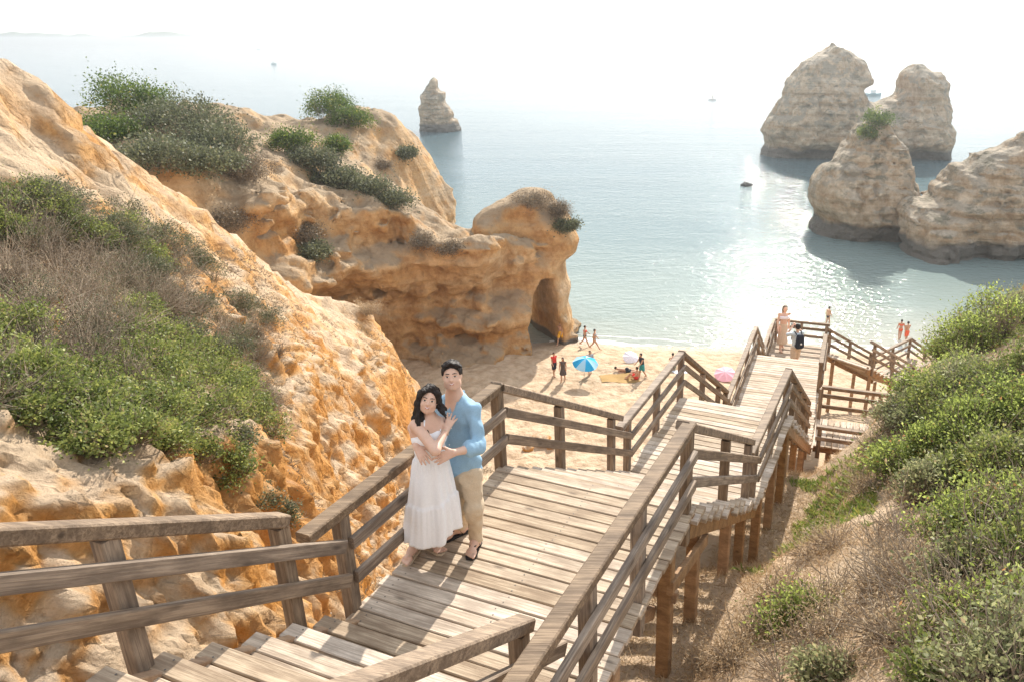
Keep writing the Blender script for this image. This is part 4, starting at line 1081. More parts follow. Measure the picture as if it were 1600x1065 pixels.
# dry grass and litter (nobody could count it)
def tufts(name, label, n, region, mat, length, spread=0.6, width=0.006, density=None, rg=np.random.default_rng(5), lift=0.0):
    pts = []
    while sum(len(p) for p in pts) < n:
        u = rg.uniform(region[0], region[1], n * 2); v = rg.uniform(region[2], region[3], n * 2)
        k = density(u, v, rg) if density else np.ones(len(u), bool)
        pts.append(np.stack([u[k], v[k]], 1))
    P2 = np.concatenate(pts)[:n]
    x, y = P2[:, 0], P2[:, 1]; z = gzv(x, y)
    A_ = np.stack([x, y, z - 0.01 + lift], 1)
    d = rg.normal(size=(n, 3)) * [spread, spread, 0.25] + [0, 0, 0.55]; d /= np.linalg.norm(d, axis=1)[:, None]
    L = (length * rg.uniform(0.4, 1.4, n))[:, None]
    s = np.cross(d, rg.normal(size=(n, 3))); s /= np.linalg.norm(s, axis=1)[:, None]
    wv = width * rg.uniform(0.6, 1.6, n)[:, None]
    m_ = A_ + d * L * 0.55; dd = d + rg.normal(size=(n, 3)) * 0.35
    e_ = m_ + dd / np.linalg.norm(dd, axis=1)[:, None] * L * 0.45
    V = np.stack([A_ - s * wv, A_ + s * wv, m_ + s * wv * 0.8, m_ - s * wv * 0.8, e_], 1)
    Fq = np.arange(n)[:, None] * 5 + np.array([[0, 1, 2, 3]]); Ft = np.arange(n)[:, None] * 5 + np.array([[3, 2, 4, 4]])
    V = V.reshape(-1, 3)
    tri = np.concatenate([Fq[:, [0, 1, 2]], Fq[:, [0, 2, 3]], np.arange(n)[:, None] * 5 + np.array([[3, 2, 4]])])
    o = obj(name, V, tri, mat)
    rn = np.clip(rg.random(n) * 0.7 + 0.3 * (noise3(x * 1.2, y * 1.2, 0 * x) * 0.5 + 0.5), 0, 1)
    set_rnd(o, np.concatenate([rn, rn, rn]))
    tag(o, label, 'grass', kind='stuff'); return o
def dens_right(x, y, rg):
    w = (x - O0[0]) * E2[0] + (y - O0[1]) * E2[1]
    return (w > 1.3) & (w < 6.5) & (noise3(x * 0.8, y * 0.8, 0 * x + 3) + rg.random(len(x)) * 0.9 > 0.25)
tufts('dry_grass', 'dry straw grass and litter on the slope right of the stairs', 52000, (-0.6, 7.5, 3.2, 13.5), M['straw'], 0.12, 0.95, 0.0038, dens_right)
def dens_left(x, y, rg):
    w = (x - O0[0]) * E2[0] + (y - O0[1]) * E2[1]
    return (w < -2.0) & (x > np.interp(y, [9, 16, 22, 30, 38], [-9.5, -12, -12.5, -13.5, -11.0])) & (noise3(x * 0.5, y * 0.5, 0 * x + 6) + 0.5 * noise3(x * 1.6, y * 1.6, 0 * x) + rg.random(len(x)) * 0.6 > 0.42)
tufts('dry_scrub', 'patches of dry brown scrub on the left slope', 42000, (-15, -2.5, 8.5, 38), M['lf_dry'], 0.12, 0.95, 0.007, dens_left)
def dens_suc(x, y, rg):
    w = (x - O0[0]) * E2[0] + (y - O0[1]) * E2[1]; k = (x - O0[0]) * E1[0] + (y - O0[1]) * E1[1]
    return (w > 2.0) & (w < 3.6) & (k > 4.8) & (k < 9.5) & (noise3(x * 1.5, y * 1.5, 0 * x) + 0.5 * rg.random(len(x)) > 0.05 + 0.5 * np.abs(w - 2.7))
tufts('ice_plant', 'yellow-green succulent ground cover beside the middle landing', 9000, (1.5, 6.5, 8, 14), M['succulent'], 0.11, 0.6, 0.011, dens_suc)
# ------------------------------------------------------------------ people: continuous bodies from blended volumes
class Body:
    def __init__(s, k=0.03): s.p = []; s.k = k; s.cut = []
    def cone(s, a, b, ra, rb=None, k=None):
        s.p.append(('c', np.asarray(a, float), np.asarray(b, float), ra, ra if rb is None else rb, k if k is not None else s.k)); return s
    def chain(s, pts, rs, k=None):
        for i in range(len(pts) - 1): s.cone(pts[i], pts[i + 1], rs[i], rs[i + 1], k)
        return s
    def ell(s, c, r, ax=None, k=None):
        s.p.append(('e', np.asarray(c, float), np.asarray(r, float), np.eye(3) if ax is None else np.asarray(ax, float), None, k if k is not None else s.k)); return s
    def sub(s, fn): s.cut.append(fn); return s
    def build(s, name, h, mat, parent, noise=None, wrinkle=0.0, wscale=(14, 14, 9)):
        lo = np.full(3, 1e9); hi = np.full(3, -1e9)
        bb = []
        for q in s.p:
            if q[0] == 'c': r = max(q[3], q[4]); l, u = np.minimum(q[1], q[2]) - r, np.maximum(q[1], q[2]) + r
            else: r = q[2].max(); l, u = q[1] - r, q[1] + r
            bb.append((l, u)); lo = np.minimum(lo, l); hi = np.maximum(hi, u)
        lo -= 3 * h + wrinkle * 2; hi += 3 * h + wrinkle * 2
        n = np.ceil((hi - lo) / h).astype(int) + 1
        f = np.full(n, 1.0, np.float32)
        axs = [lo[i] + h * np.arange(n[i]) for i in range(3)]
        for q, (l, u) in zip(s.p, bb):
            m = q[5] * 1.5 + 3 * h
            i0 = np.maximum(np.floor((l - m - lo) / h).astype(int), 0); i1 = np.minimum(np.ceil((u + m - lo) / h).astype(int) + 1, n)
            sl = tuple(slice(i0[j], i1[j]) for j in range(3))
            x = axs[0][sl[0]][:, None, None]; y = axs[1][sl[1]][None, :, None]; z = axs[2][sl[2]][None, None, :]
            if q[0] == 'c':
                a, b = q[1], q[2]; ba = b - a; L2 = max(ba @ ba, 1e-9)
                t = np.clip(((x - a[0]) * ba[0] + (y - a[1]) * ba[1] + (z - a[2]) * ba[2]) / L2, 0, 1)
                d = np.sqrt((x - a[0] - t * ba[0]) ** 2 + (y - a[1] - t * ba[1]) ** 2 + (z - a[2] - t * ba[2]) ** 2) - (q[3] + t * (q[4] - q[3]))
            else:
                c, r, A = q[1], q[2], q[3]
                X_, Y_, Z_ = x - c[0], y - c[1], z - c[2]
                e = [(A[i][0] * X_ + A[i][1] * Y_ + A[i][2] * Z_) for i in range(3)]
                k0 = np.sqrt(sum((e[i] / r[i]) ** 2 for i in range(3))); k1 = np.sqrt(sum((e[i] / r[i] ** 2) ** 2 for i in range(3)))
                d = k0 * (k0 - 1) / np.maximum(k1, 1e-6)
            g = f[sl]; k = max(q[5], 1e-4)
            hh = np.clip(0.5 + 0.5 * (g - d) / k, 0, 1)
            f[sl] = g * (1 - hh) + d * hh - k * hh * (1 - hh)
        x = axs[0][:, None, None]; y = axs[1][None, :, None]; z = axs[2][None, None, :]
        if wrinkle:
            f = f + wrinkle * fbm(x * wscale[0], y * wscale[1], z * wscale[2], 2, 0.5)
        for fn in s.cut: f = np.maximum(f, fn(x, y, z))
        V, Q = surface_nets(f.astype(np.float32), lo, h)
        o = obj(name, V - np.array(PO.get(parent.name, (0, 0, 0))) if parent else V, Q, mat, parent, True)
        return o
PO = {}
def person(name, loc, label, group=None):
    r = empty(name, tuple(map(float, loc))); PO[r.name] = np.array(loc, float); tag(r, label, 'person', group); return r

def mat_skin(name, c):
    t = NT(name)
    n = t.noise(t.pos(), 40, 3)
    col = t.mix(t.ramp(n, [(0.3, 0.0), (0.7, 1.0)]), tuple(x * 0.93 for x in c), c)
    t.b.inputs['Subsurface Weight'].default_value = 0.12
    t.b.inputs['Subsurface Radius'].default_value = (0.02, 0.008, 0.004)
    t.b.inputs['Subsurface Scale'].default_value = 0.5
    return t.done(col, 0.5, None, 0.35)
M['skin'] = mat_skin('light_skin', (0.70, 0.46, 0.35)); M['skin2'] = mat_skin('tanned_skin', (0.50, 0.29, 0.19))
M['hair'] = mat_plain('black_hair', (0.022, 0.016, 0.014), 0.6, 0.25, 0.5, 60, 0.5)
M['brown_hair'] = mat_plain('brown_hair', (0.09, 0.05, 0.03), 0.5, 0.4, 0.4, 60, 0.4)
M['shirt'] = mat_plain('blue_linen', (0.30, 0.47, 0.62), 0.85, 0.15, 0.08, 120, 0.15)
M['chino'] = mat_plain('beige_cotton', (0.62, 0.50, 0.36), 0.85, 0.15, 0.07, 90, 0.15)
M['dress'] = mat_plain('white_cotton', (0.88, 0.88, 0.90), 0.8, 0.15, 0.03, 60, 0.1)
M['lip'] = mat_plain('lips', (0.50, 0.17, 0.15), 0.4, 0.4, 0.05)
M['teeth'] = mat_plain('teeth', (0.85, 0.82, 0.76), 0.3, 0.5, 0.02)
M['eye'] = mat_plain('dark_eye', (0.02, 0.013, 0.01), 0.15, 0.6, 0.05)
M['black'] = mat_plain('black_rubber', (0.025, 0.025, 0.028), 0.6, 0.3, 0.2)
M['strap'] = mat_plain('pale_gold_leather', (0.62, 0.50, 0.36), 0.5, 0.4, 0.08)
def cloth(name, c): return mat_plain(name, c, 0.85, 0.15, 0.1, 40)
M['red'] = cloth('red_fabric', (0.62, 0.05, 0.04)); M['navy'] = cloth('dark_fabric', (0.03, 0.035, 0.05)); M['yellow'] = cloth('yellow_fabric', (0.75, 0.42, 0.05)); M['teal'] = cloth('teal_fabric', (0.05, 0.30, 0.32)); M['green'] = cloth('green_fabric', (0.06, 0.32, 0.20)); M['grey'] = cloth('grey_fabric', (0.35, 0.37, 0.40)); M['pattern'] = cloth('dark_print_fabric', (0.10, 0.085, 0.08)); M['coral'] = cloth('coral_fabric', (0.75, 0.14, 0.07)); M['mint'] = cloth('pale_shirt_fabric', (0.55, 0.62, 0.66)); M['sandshort'] = cloth('tan_short_fabric', (0.60, 0.47, 0.36)); M['lilac'] = cloth('lilac_fabric', (0.80, 0.78, 0.86)); M['pink'] = cloth('pink_fabric', (0.84, 0.45, 0.52)); M['blue'] = cloth('umbrella_blue', (0.03, 0.36, 0.68)); M['paleblue'] = cloth('umbrella_pale_blue', (0.35, 0.62, 0.82)); M['mat_orange'] = cloth('orange_mat', (0.36, 0.23, 0.09))

def basis(fwd, up=(0, 0, 1)):
    f = np.asarray(fwd, float); f = f / np.linalg.norm(f)
    s = np.cross(f, up); s /= np.linalg.norm(s)          # wearer's right... pointing to image left when facing the camera
    u = np.cross(s, f)
    return f, s, u

def head(B, c, fwd, up, sc=1.0, female=False):
    """adds a head to body B; c = centre between the ears; returns frame"""
    f, s, u = basis(fwd, up); P = lambda a, b, d: np.asarray(c) + (s * a + f * b + u * d) * sc
    ax = np.array([s, f, u])
    B.ell(P(0, -0.008, 0.025), np.array([0.074, 0.094, 0.098]) * sc, ax, 0.01)            # cranium
    B.ell(P(0, 0.022, -0.035), np.array([0.064 if not female else 0.058, 0.068, 0.075]) * sc, ax, 0.03)   # face
    B.ell(P(0, 0.045, -0.088), np.array([0.034 if not female else 0.027, 0.034, 0.026]) * sc, ax, 0.035)     # chin
    for q in (-1, 1):
        B.ell(P(0.037 * q, 0.062, -0.030), np.array([0.024, 0.02, 0.020]) * sc, ax, 0.02)       # cheek
        B.ell(P(0.048 * q, 0.02, -0.07), np.array([0.022, 0.03, 0.03]) * sc, ax, 0.03)       # jaw
        B.ell(P(0.074 * q, -0.005, -0.006), np.array([0.009, 0.019, 0.031]) * sc, ax, 0.006)        # ear
    B.cone(P(0, 0.083, 0.022), P(0, 0.103, -0.018), 0.007 * sc, 0.012 * sc, 0.012)            # nose
    for q in (-1, 1): B.ell(P(0.011 * q, 0.093, -0.022), np.array([0.009, 0.009, 0.007]) * sc, ax, 0.006)
    B.cone(P(-0.035, 0.077, 0.03), P(0.035, 0.077, 0.03), 0.010 * sc, 0.010 * sc, 0.012)          # brow ridge
    B.cone(P(-0.014, 0.078, -0.056), P(0.014, 0.078, -0.056), 0.010 * sc, 0.010 * sc, 0.012)
    return P, ax
def face_parts(parent, P, ax, sc=1.0, female=False):
    off = PO[parent.name]
    def small(name, mat, segs, k=0.004, h=0.0022):
        b = Body(k)
        for a_, b_, r0, r1 in segs: b.cone(P(a_[0], a_[1] + 0.0035, a_[2]), P(b_[0], b_[1] + 0.0035, b_[2]), r0 * 1.0, r1 * 1.0)
        return b.build(name, h, mat, parent)
    for q in (-1, 1):
        small('eyebrow', M['hair'], [((0.015 * q, 0.087, 0.0345), (0.034 * q, 0.085, 0.038), 0.0030, 0.0030), ((0.034 * q, 0.085, 0.038), (0.052 * q, 0.071, 0.031), 0.0028, 0.0018)])
        eo = 0.0038 if female else 0.0032
        small('eye_white', M['teeth'], [((0.019 * q, 0.0815, 0.009), (0.044 * q, 0.0745, 0.011), eo + 0.001, eo)])
        small('eye', M['eye'], [((0.029 * q, 0.0835, 0.010), (0.035 * q, 0.082, 0.0105), eo + 0.001, eo + 0.001), ((0.018 * q, 0.083, 0.0145), (0.044 * q, 0.076, 0.0155), 0.002, 0.002)])
    small('mouth', M['teeth'], [((-0.023, 0.0805, -0.0455), (0, 0.0905, -0.0535), 0.0028, 0.0040), ((0.023, 0.0805, -0.0455), (0, 0.0905, -0.0535), 0.0028, 0.0040)])
    lw = 0.029; zc_ = -0.0425
    small('lips', M['lip'], [((-lw, 0.0765, zc_), (0, 0.0905, -0.0485), 0.0022, 0.0028), ((lw, 0.0765, zc_), (0, 0.0905, -0.0485), 0.0022, 0.0028), ((-lw, 0.0765, zc_), (-0.012, 0.088, -0.0575), 0.0022, 0.0034), ((lw, 0.0765, zc_), (0.012, 0.088, -0.0575), 0.0022, 0.0034), ((-0.012, 0.088, -0.0575), (0.012, 0.088, -0.0575), 0.0034, 0.0034)])

def hand(B, wrist, fwd, side, normal, curl=0.25, sc=1.0, spread=0.16, thumb=1):
    """palm with four fingers and a thumb; side = towards the little finger, normal = back of the hand"""
    w = np.asarray(wrist, float); f = np.asarray(fwd, float) / np.linalg.norm(fwd); n = np.asarray(normal, float); n = n - f * (n @ f); n /= np.linalg.norm(n)
    s = np.cross(f, n); s = s if s @ np.asarray(side) > 0 else -s
    pk = [w + f * 0.088 * sc + s * o * sc for o in (-0.030, -0.010, 0.010, 0.028)]
    for p_ in pk: B.cone(w + f * 0.012 * sc + s * ((p_ - w) @ s) * 0.5, p_, 0.015 * sc, 0.011 * sc, 0.012)
    for i, (p_, L) in enumerate(zip(pk, (0.070, 0.078, 0.073, 0.056))):
        a = f + s * spread * (i - 1.4); a /= np.linalg.norm(a)
        b = a * math.cos(curl) - n * math.sin(curl); c_ = a * math.cos(2.2 * curl) - n * math.sin(2.2 * curl)
        m = p_ + b * L * 0.5 * sc; e = m + c_ * L * 0.5 * sc
        B.cone(p_, m, 0.0098 * sc, 0.0088 * sc, 0.004); B.cone(m, e, 0.0088 * sc, 0.0072 * sc, 0.004)
    t0 = w + f * 0.025 * sc - s * 0.026 * sc; t1 = t0 + (f * 0.6 - s * 0.65 - n * 0.25) * 0.045 * sc; t2 = t1 + (f * 0.9 - s * 0.25 - n * 0.3) * 0.036 * sc
    B.cone(t0, t1, 0.014 * sc, 0.0108 * sc, 0.008); B.cone(t1, t2, 0.0108 * sc, 0.0085 * sc, 0.004)

# ---------------------------------------------------------------- the couple on the upper landing
def J(u, v, y): return at(u, v, y)
fm = on(742, 852, ZA)
man = person('person', (fm[0], fm[1], ZA), 'man in a light blue shirt and beige trousers hugging the woman on the landing')
# man: skin ------------------------------------------------------------
hc = J(706.5, 587, 5.47)
mf = (0.10, -0.95, 0.22); mu = (-0.06, 0.2, 1)
skinM = Body(0.025)
_f, _s, _u = basis((-0.35, -0.93, 0.05)); basis_tax = np.array([_s, _f, _u])
Pm, axm = head(skinM, hc, mf, mu, 0.91)
neck = J(710, 617, 5.52); skinM.cone(Pm(0, -0.02, -0.06), neck, 0.054, 0.060, 0.02); skinM.cone(neck, J(713, 640, 5.53), 0.07, 0.09, 0.03)
shR, shL = J(691, 630, 5.60), J(740, 638, 5.44)
elL, wrL = J(748, 697, 5.33), J(710, 706, 5.10)
ak, bk = J(712, 700, 5.58), J(720, 735, 5.52)
skinM.cone(J(713, 650, 5.53), J(719, 715, 5.53), 0.08, 0.08, 0.03); skinM.ell(J(714, 640, 5.53), (0.150, 0.100, 0.12), basis_tax, 0.03)
skinM.cone(shL, elL, 0.040, 0.036); skinM.cone(elL, wrL, 0.043, 0.027)
hd = J(672, 721, 5.05) - wrL
hand(skinM, wrL, hd, J(690, 740, 5.05) - J(690, 700, 5.05), J(690, 705, 4.8) - J(690, 705, 5.1), 0.22, 1.05, 0.10)
# right arm comes round her back, the hand lies on her side
elR, wrR = J(645, 668, 5.52), J(651, 697, 5.13)
skinM.cone(shR, elR, 0.04, 0.036); skinM.cone(elR, wrR, 0.038, 0.028)
hand(skinM, wrR, J(667, 722, 5.03) - wrR, J(640, 720, 5.03) - J(660, 700, 5.03), J(650, 705, 4.8) - J(650, 705, 5.1), 0.25, 1.0, 0.12)
hipL, hipR = J(733, 738, 5.48), J(715, 738, 5.56)
knL, anL = J(741, 790, 5.43), J(744, 846, 5.47)
knR, anR = J(716, 790, 5.55), J(721, 826, 5.66)
skinM.cone(J(719, 715, 5.53), hipL, 0.075, 0.065, 0.03); skinM.cone(J(719, 715, 5.53), hipR, 0.075, 0.065, 0.03)
skinM.cone(hipL, knL, 0.062, 0.044); skinM.cone(hipR, knR, 0.062, 0.044); skinM.cone(knL, anL, 0.040, 0.036); skinM.cone(knR, anR, 0.040, 0.036)
def foot(B, an, toe_dir, z, L=0.25, sc=1.0, toes=True):
    d = np.array([toe_dir[0], toe_dir[1], 0.0]); d /= np.linalg.norm(d); s_ = np.array([d[1], -d[0], 0])
    a = np.array([an[0], an[1], z])
    B.cone(an, a + d * 0.02 + [0, 0, 0.045], 0.036 * sc, 0.036 * sc, 0.02)
    B.cone(a - d * 0.045 + [0, 0, 0.034], a + d * 0.05 + [0, 0, 0.05], 0.030 * sc, 0.036 * sc, 0.02)
    B.cone(a + d * 0.05 + [0, 0, 0.05], a + d * (L * 0.52) + [0, 0, 0.030], 0.034 * sc, 0.026 * sc, 0.02)
    B.cone(a + d * (L * 0.5) - s_ * 0.022 + [0, 0, 0.026], a + d * (L * 0.5) + s_ * 0.028 + [0, 0, 0.024], 0.021 * sc, 0.018 * sc, 0.02)
    for i in range(5):
        o_ = (-0.033, -0.013, 0.005, 0.021, 0.036)[i]; ln = (0.055, 0.052, 0.044, 0.036, 0.026)[i]; r_ = (0.013, 0.0095, 0.009, 0.0085, 0.0085)[i]
        b0 = a + d * (L * 0.5) + s_ * o_ + [0, 0, 0.022]
        B.cone(b0, b0 + d * ln * 1.15 + [0, 0, -0.006], r_ * 1.05, r_, 0.004)
    return a, d, s_
SOLE = 0.018
fL = foot(skinM, anL, (-0.15, -1), ZA + SOLE, sc=1.05); fR = foot(skinM, anR, (-0.9, -0.75), ZA + SOLE, sc=1.05)
skinM.build('body', 0.0062, M['skin'], man)
face_parts(man, Pm, axm, 0.91)
hairM = Body(0.015)
hairM.ell(Pm(0, -0.016, 0.045), np.array([0.086, 0.102, 0.098]) * 0.91, axm)
for i in range(26):
    a_ = random.uniform(-1.2, 1.2); b_ = random.uniform(-0.8, 0.8)
    hairM.cone(Pm(0.06 * a_, 0.05 + 0.03 * b_, 0.118 - 0.02 * abs(a_)), Pm(0.066 * a_ - 0.014, 0.075 + 0.02 * b_, 0.124 - 0.03 * abs(a_)), 0.013, 0.007, 0.008)
for q in (-1, 1): hairM.cone(Pm(0.073 * q, 0.012, 0.05), Pm(0.073 * q, 0.012, 0.002), 0.013, 0.008)
_c = np.asarray(hc)
def cutM(x, y, z):
    dx, dy, dz = x - _c[0], y - _c[1], z - _c[2]
    s_ = dx * axm[0][0] + dy * axm[0][1] + dz * axm[0][2]; f_ = dx * axm[1][0] + dy * axm[1][1] + dz * axm[1][2]; u_ = dx * axm[2][0] + dy * axm[2][1] + dz * axm[2][2]
    # face opening: in front of the ears and under the hairline
    face = np.minimum(f_ - 0.025 - 0.25 * np.abs(s_), 0.073 - 0.9 * s_ ** 2 / 0.09 - u_)
    neckc = np.minimum(-u_ - 0.055 + 0.0 * f_, 0.3 + 0 * f_)
    side = np.minimum(0.010 - u_, f_ + 0.016)
    return np.maximum(np.maximum(face, neckc), side)
hairM.sub(cutM)
hairM.build('hair', 0.0055, M['hair'], man, None, 0.007, (70, 70, 40))
# shirt
sh = Body(0.05)
bel, che = J(722, 722, 5.52), J(714, 640, 5.52)
tf, ts, tu = basis((-0.35, -0.93, 0.05))
tax = np.array([ts, tf, tu])
sh.ell(J(715, 648, 5.53), (0.185, 0.118, 0.16), tax, 0.04); sh.ell(J(717, 682, 5.53), (0.175, 0.122, 0.17), tax, 0.05); sh.ell(J(721, 716, 5.53), (0.178, 0.128, 0.14), tax, 0.05); sh.ell(J(723, 729, 5.53), (0.176, 0.13, 0.085), tax, 0.03)
sh.cone(J(711, 624, 5.54), shL - [0, 0, 0.012], 0.068, 0.052, 0.06); sh.cone(J(711, 624, 5.54), shR, 0.075, 0.07, 0.05)
mid = elL + (wrL - elL) * 0.42
sh.chain([shL - [0, 0, 0.012], elL, mid], [0.056, 0.054, 0.056], 0.04); sh.cone(elL + (wrL - elL) * 0.34, mid, 0.062, 0.061, 0.008)
sh.chain([shR, shR + (elR - shR) * 0.9], [0.066, 0.055], 0.03)
zhem = J(722, 738, 5.5)[2]
vn = J(707, 619, 5.45)
def cutShirt(x, y, z):
    hem = zhem + 0.035 * np.sin((x - bel[0]) * 9) - z
    dx, dy, dz = x - vn[0], y - vn[1], z - vn[2]
    s_ = dx * ts[0] + dy * ts[1]; f_ = dx * tf[0] + dy * tf[1]
    vneck = np.minimum(f_ + 0.05, (dz + 0.135) * 0.42 - np.abs(s_))       # open collar
    nk = np.minimum(0.070 - np.sqrt(s_ ** 2 + (f_ + 0.02) ** 2), dz + 0.01)
    return np.maximum(np.maximum(hem, vneck), nk)
sh.sub(cutShirt)
sh.build('shirt', 0.0075, M['shirt'], man, None, 0.011, (15, 15, 9))
col = Body(0.008)                                                  # collar points
nb = J(710, 617, 5.53)
for q in (-1, 1):
    a0 = nb + ts * 0.062 * q - tf * 0.03 + [0, 0, 0.015]; a1 = nb + ts * 0.058 * q + tf * 0.055 + [0, 0, -0.03]; a2 = nb + ts * 0.050 * q + tf * 0.088 + [0, 0, -0.085]
    for o_ in (0, 0.014, 0.028): col.chain([a0 + ts * o_ * q - [0, 0, o_], a1 + ts * o_ * q - [0, 0, o_], a2 + ts * o_ * q * 0.6 - [0, 0, o_ * 0.4]], [0.008, 0.009, 0.006])
col.cone(nb - tf * 0.075 + ts * 0.04 + [0, 0, 0.01], nb - tf * 0.075 - ts * 0.04 + [0, 0, 0.01], 0.012, 0.012, 0.02)
col.build('collar', 0.005, M['shirt'], man)
plk = Body(0.004); pp = [J(703, 637, 5.37), J(706, 665, 5.375), J(709, 695, 5.37)]
for a_ in (J(702, 645, 5.385), J(705, 668, 5.392), J(702, 694, 5.40)): 
    bt = Body(0.002); bt.ell(a_, (0.006, 0.006, 0.006)); bt.build('button', 0.0025, M['teeth'], man)
# trousers
tr = Body(0.045)
tr.ell(J(723, 732, 5.53), (0.162, 0.118, 0.10), tax, 0.03)
tr.chain([hipL, knL, anL + [0, 0, 0.06]], [0.098, 0.075, 0.058]); tr.chain([hipR, knR, anR + [0, 0, 0.06]], [0.098, 0.075, 0.058])
tr.cone(anL + [0, 0, 0.045], anL + [0, 0, 0.085], 0.063, 0.063, 0.006); tr.cone(anR + [0, 0, 0.045], anR + [0, 0, 0.085], 0.063, 0.063, 0.006)
zc = min(anL[2], anR[2]) + 0.035
tr.sub(lambda x, y, z: np.where((x - anL[0]) ** 2 + (y - anL[1]) ** 2 < (x - anR[0]) ** 2 + (y - anR[1]) ** 2, anL[2] + 0.03 - z, anR[2] + 0.03 - z))
tr.build('trousers', 0.0075, M['chino'], man, None, 0.012, (14, 14, 13))
def flipflop(parent, a, d, s_, L=0.265):
    prof = [(-0.075, 0.026), (-0.05, 0.036), (0.0, 0.036), (0.06, 0.037), (0.12, 0.046), (0.165, 0.044), (0.19, 0.026)]
    pts = [a + d * t + s_ * w for t, w in prof] + [a + d * t - s_ * w for t, w in reversed(prof)]
    n = len(pts); V = [p - [0, 0, SOLE - 0.001] for p in pts] + [p + [0, 0, 0.002] for p in pts]
    Fc = [tuple(reversed(range(n))), tuple(range(n, 2 * n))] + [(i, (i + 1) % n, n + (i + 1) % n, n + i) for i in range(n)]
    V = np.array(V) - PO[parent.name]
    return obj('sole', V, Fc, M['black'], parent)
for F_ in (fL, fR):
    so = flipflop(man, *F_); a, d, s_ = F_
    mb = MB(); off = PO[man.name]
    for q in (-1, 1): mb.tube([a + d * 0.135 + [0, 0, 0.03] - off, a + d * 0.10 + s_ * 0.022 * q + [0, 0, 0.062] - off, a + d * 0.03 + s_ * 0.04 * q + [0, 0, 0.04] - off, a + d * 0.01 + s_ * 0.04 * q + [0, 0, 0.0] - off], 0.006, 5)
    mb.build('strap', M['black'], so, True)

# woman ---------------------------------------------------------------
fw = on(668, 862, ZA)
wom = person('person', (fw[0], fw[1], ZA), 'dark-haired woman in a long white dress with her hand on the man\'s chest')
hw = J(670, 624, 5.27)
wf = (0.16, -0.95, 0.20); wu = (0.22, 0.2, 1)
skinW = Body(0.022)
Pw, axw = head(skinW, hw, wf, wu, 0.85, True)
nkb = J(673, 655, 5.28)
skinW.cone(Pw(0, -0.02, -0.06), nkb, 0.040, 0.043, 0.02)
wtf, wts, wtu = basis((0.45, -0.88, 0.05)); wax = np.array([wts, wtf, wtu])
wshR, wshL = J(650, 664, 5.20), J(690, 660, 5.40)
skinW.cone(nkb, wshR, 0.046, 0.046, 0.04); skinW.cone(nkb, wshL, 0.046, 0.046, 0.04)
skinW.ell(J(670, 672, 5.27), (0.145, 0.085, 0.10), wax, 0.04); skinW.ell(J(672, 700, 5.26), (0.115, 0.085, 0.14), wax, 0.05)
skinW.ell(J(672, 735, 5.26), (0.10, 0.08, 0.10), wax, 0.03)
welR, wwrR = J(680, 703, 5.03), J(697, 671, 5.25)
skinW.chain([wshR, welR], [0.045, 0.037]); skinW.cone(welR, wwrR, 0.037, 0.023)
hdw = J(710, 643, 5.385) - wwrR
hand(skinW, wwrR, hdw, J(720, 668, 5.25) - J(700, 660, 5.25), J(700, 660, 4.9) - J(700, 660, 5.3), 0.10, 0.92, 0.20)
wl_el = J(716, 694, 5.60); skinW.cone(wshL, wl_el, 0.040, 0.034)
fwR = on(648, 862, ZA + 0.02); fwL = on(668, 853, ZA + 0.02)
anWR = np.array([fwR[0], fwR[1], ZA + 0.09]); anWL = np.array([fwL[0], fwL[1], ZA + 0.09])
hp = J(672, 742, 5.26)
for an_ in (anWR, anWL):
    kn_ = (hp + an_) / 2 + [0, -0.02, 0.03]
    skinW.chain([hp + (an_ - hp) * [0.5, 0.5, 0], kn_, an_], [0.06, 0.045, 0.033])
gR = foot(skinW, anWR, (-0.28, -1), ZA + SOLE, 0.23, 0.92); gL = foot(skinW, anWL, (0.85, -0.5), ZA + SOLE, 0.23, 0.92)
skinW.build('body', 0.006, M['skin'], wom)
face_parts(wom, Pw, axw, 0.85, True)
# hair: cap and long locks falling over her right shoulder
hw_ = Body(0.018)
hw_.ell(Pw(0, -0.022, 0.040), np.array([0.084, 0.104, 0.096]) * 0.88, axw)
hw_.ell(Pw(0.0, -0.055, -0.03), np.array([0.075, 0.06, 0.09]) * 0.88, axw)
rg_ = random.Random(4)
for i in range(30):
    q = 1 if i < 25 else -1
    t = rg_.random()
    a0 = Pw(q * (0.055 + 0.03 * t), 0.035 - 0.10 * t, 0.06 - 0.02 * t)
    a1 = Pw(q * (0.082 + 0.012 * t), (0.035 if q > 0 else -0.01) - 0.09 * t, -0.05)
    ln = rg_.uniform(0.20, 0.40) if q == 1 else rg_.uniform(0.02, 0.06)
    a2 = a1 + np.array([-0.02 * q + rg_.gauss(0, 0.02) + 0.015, -0.03 + rg_.gauss(0, 0.02), -ln * 0.5])
    a3 = a2 + np.array([rg_.gauss(0.02, 0.03), -0.035 + rg_.gauss(0, 0.015), -ln * 0.5])
    hw_.chain([a0, a1, a2, a3], [0.020, 0.019, 0.015, 0.006], 0.008)
for i in range(10):                                               # side parting sweep over the brow
    t = i / 9
    hw_.chain([Pw(-0.02, 0.05 - 0.02 * t, 0.118), Pw(0.045, 0.068 - 0.03 * t, 0.085), Pw(0.078, 0.045 - 0.03 * t, 0.02)], [0.012, 0.015, 0.014], 0.012)
    hw_.chain([Pw(-0.02, 0.05 - 0.02 * t, 0.118), Pw(-0.062, 0.055 - 0.03 * t, 0.075), Pw(-0.080, 0.025 - 0.03 * t, 0.0)], [0.012, 0.013, 0.012], 0.012)
_cw = np.asarray(hw)
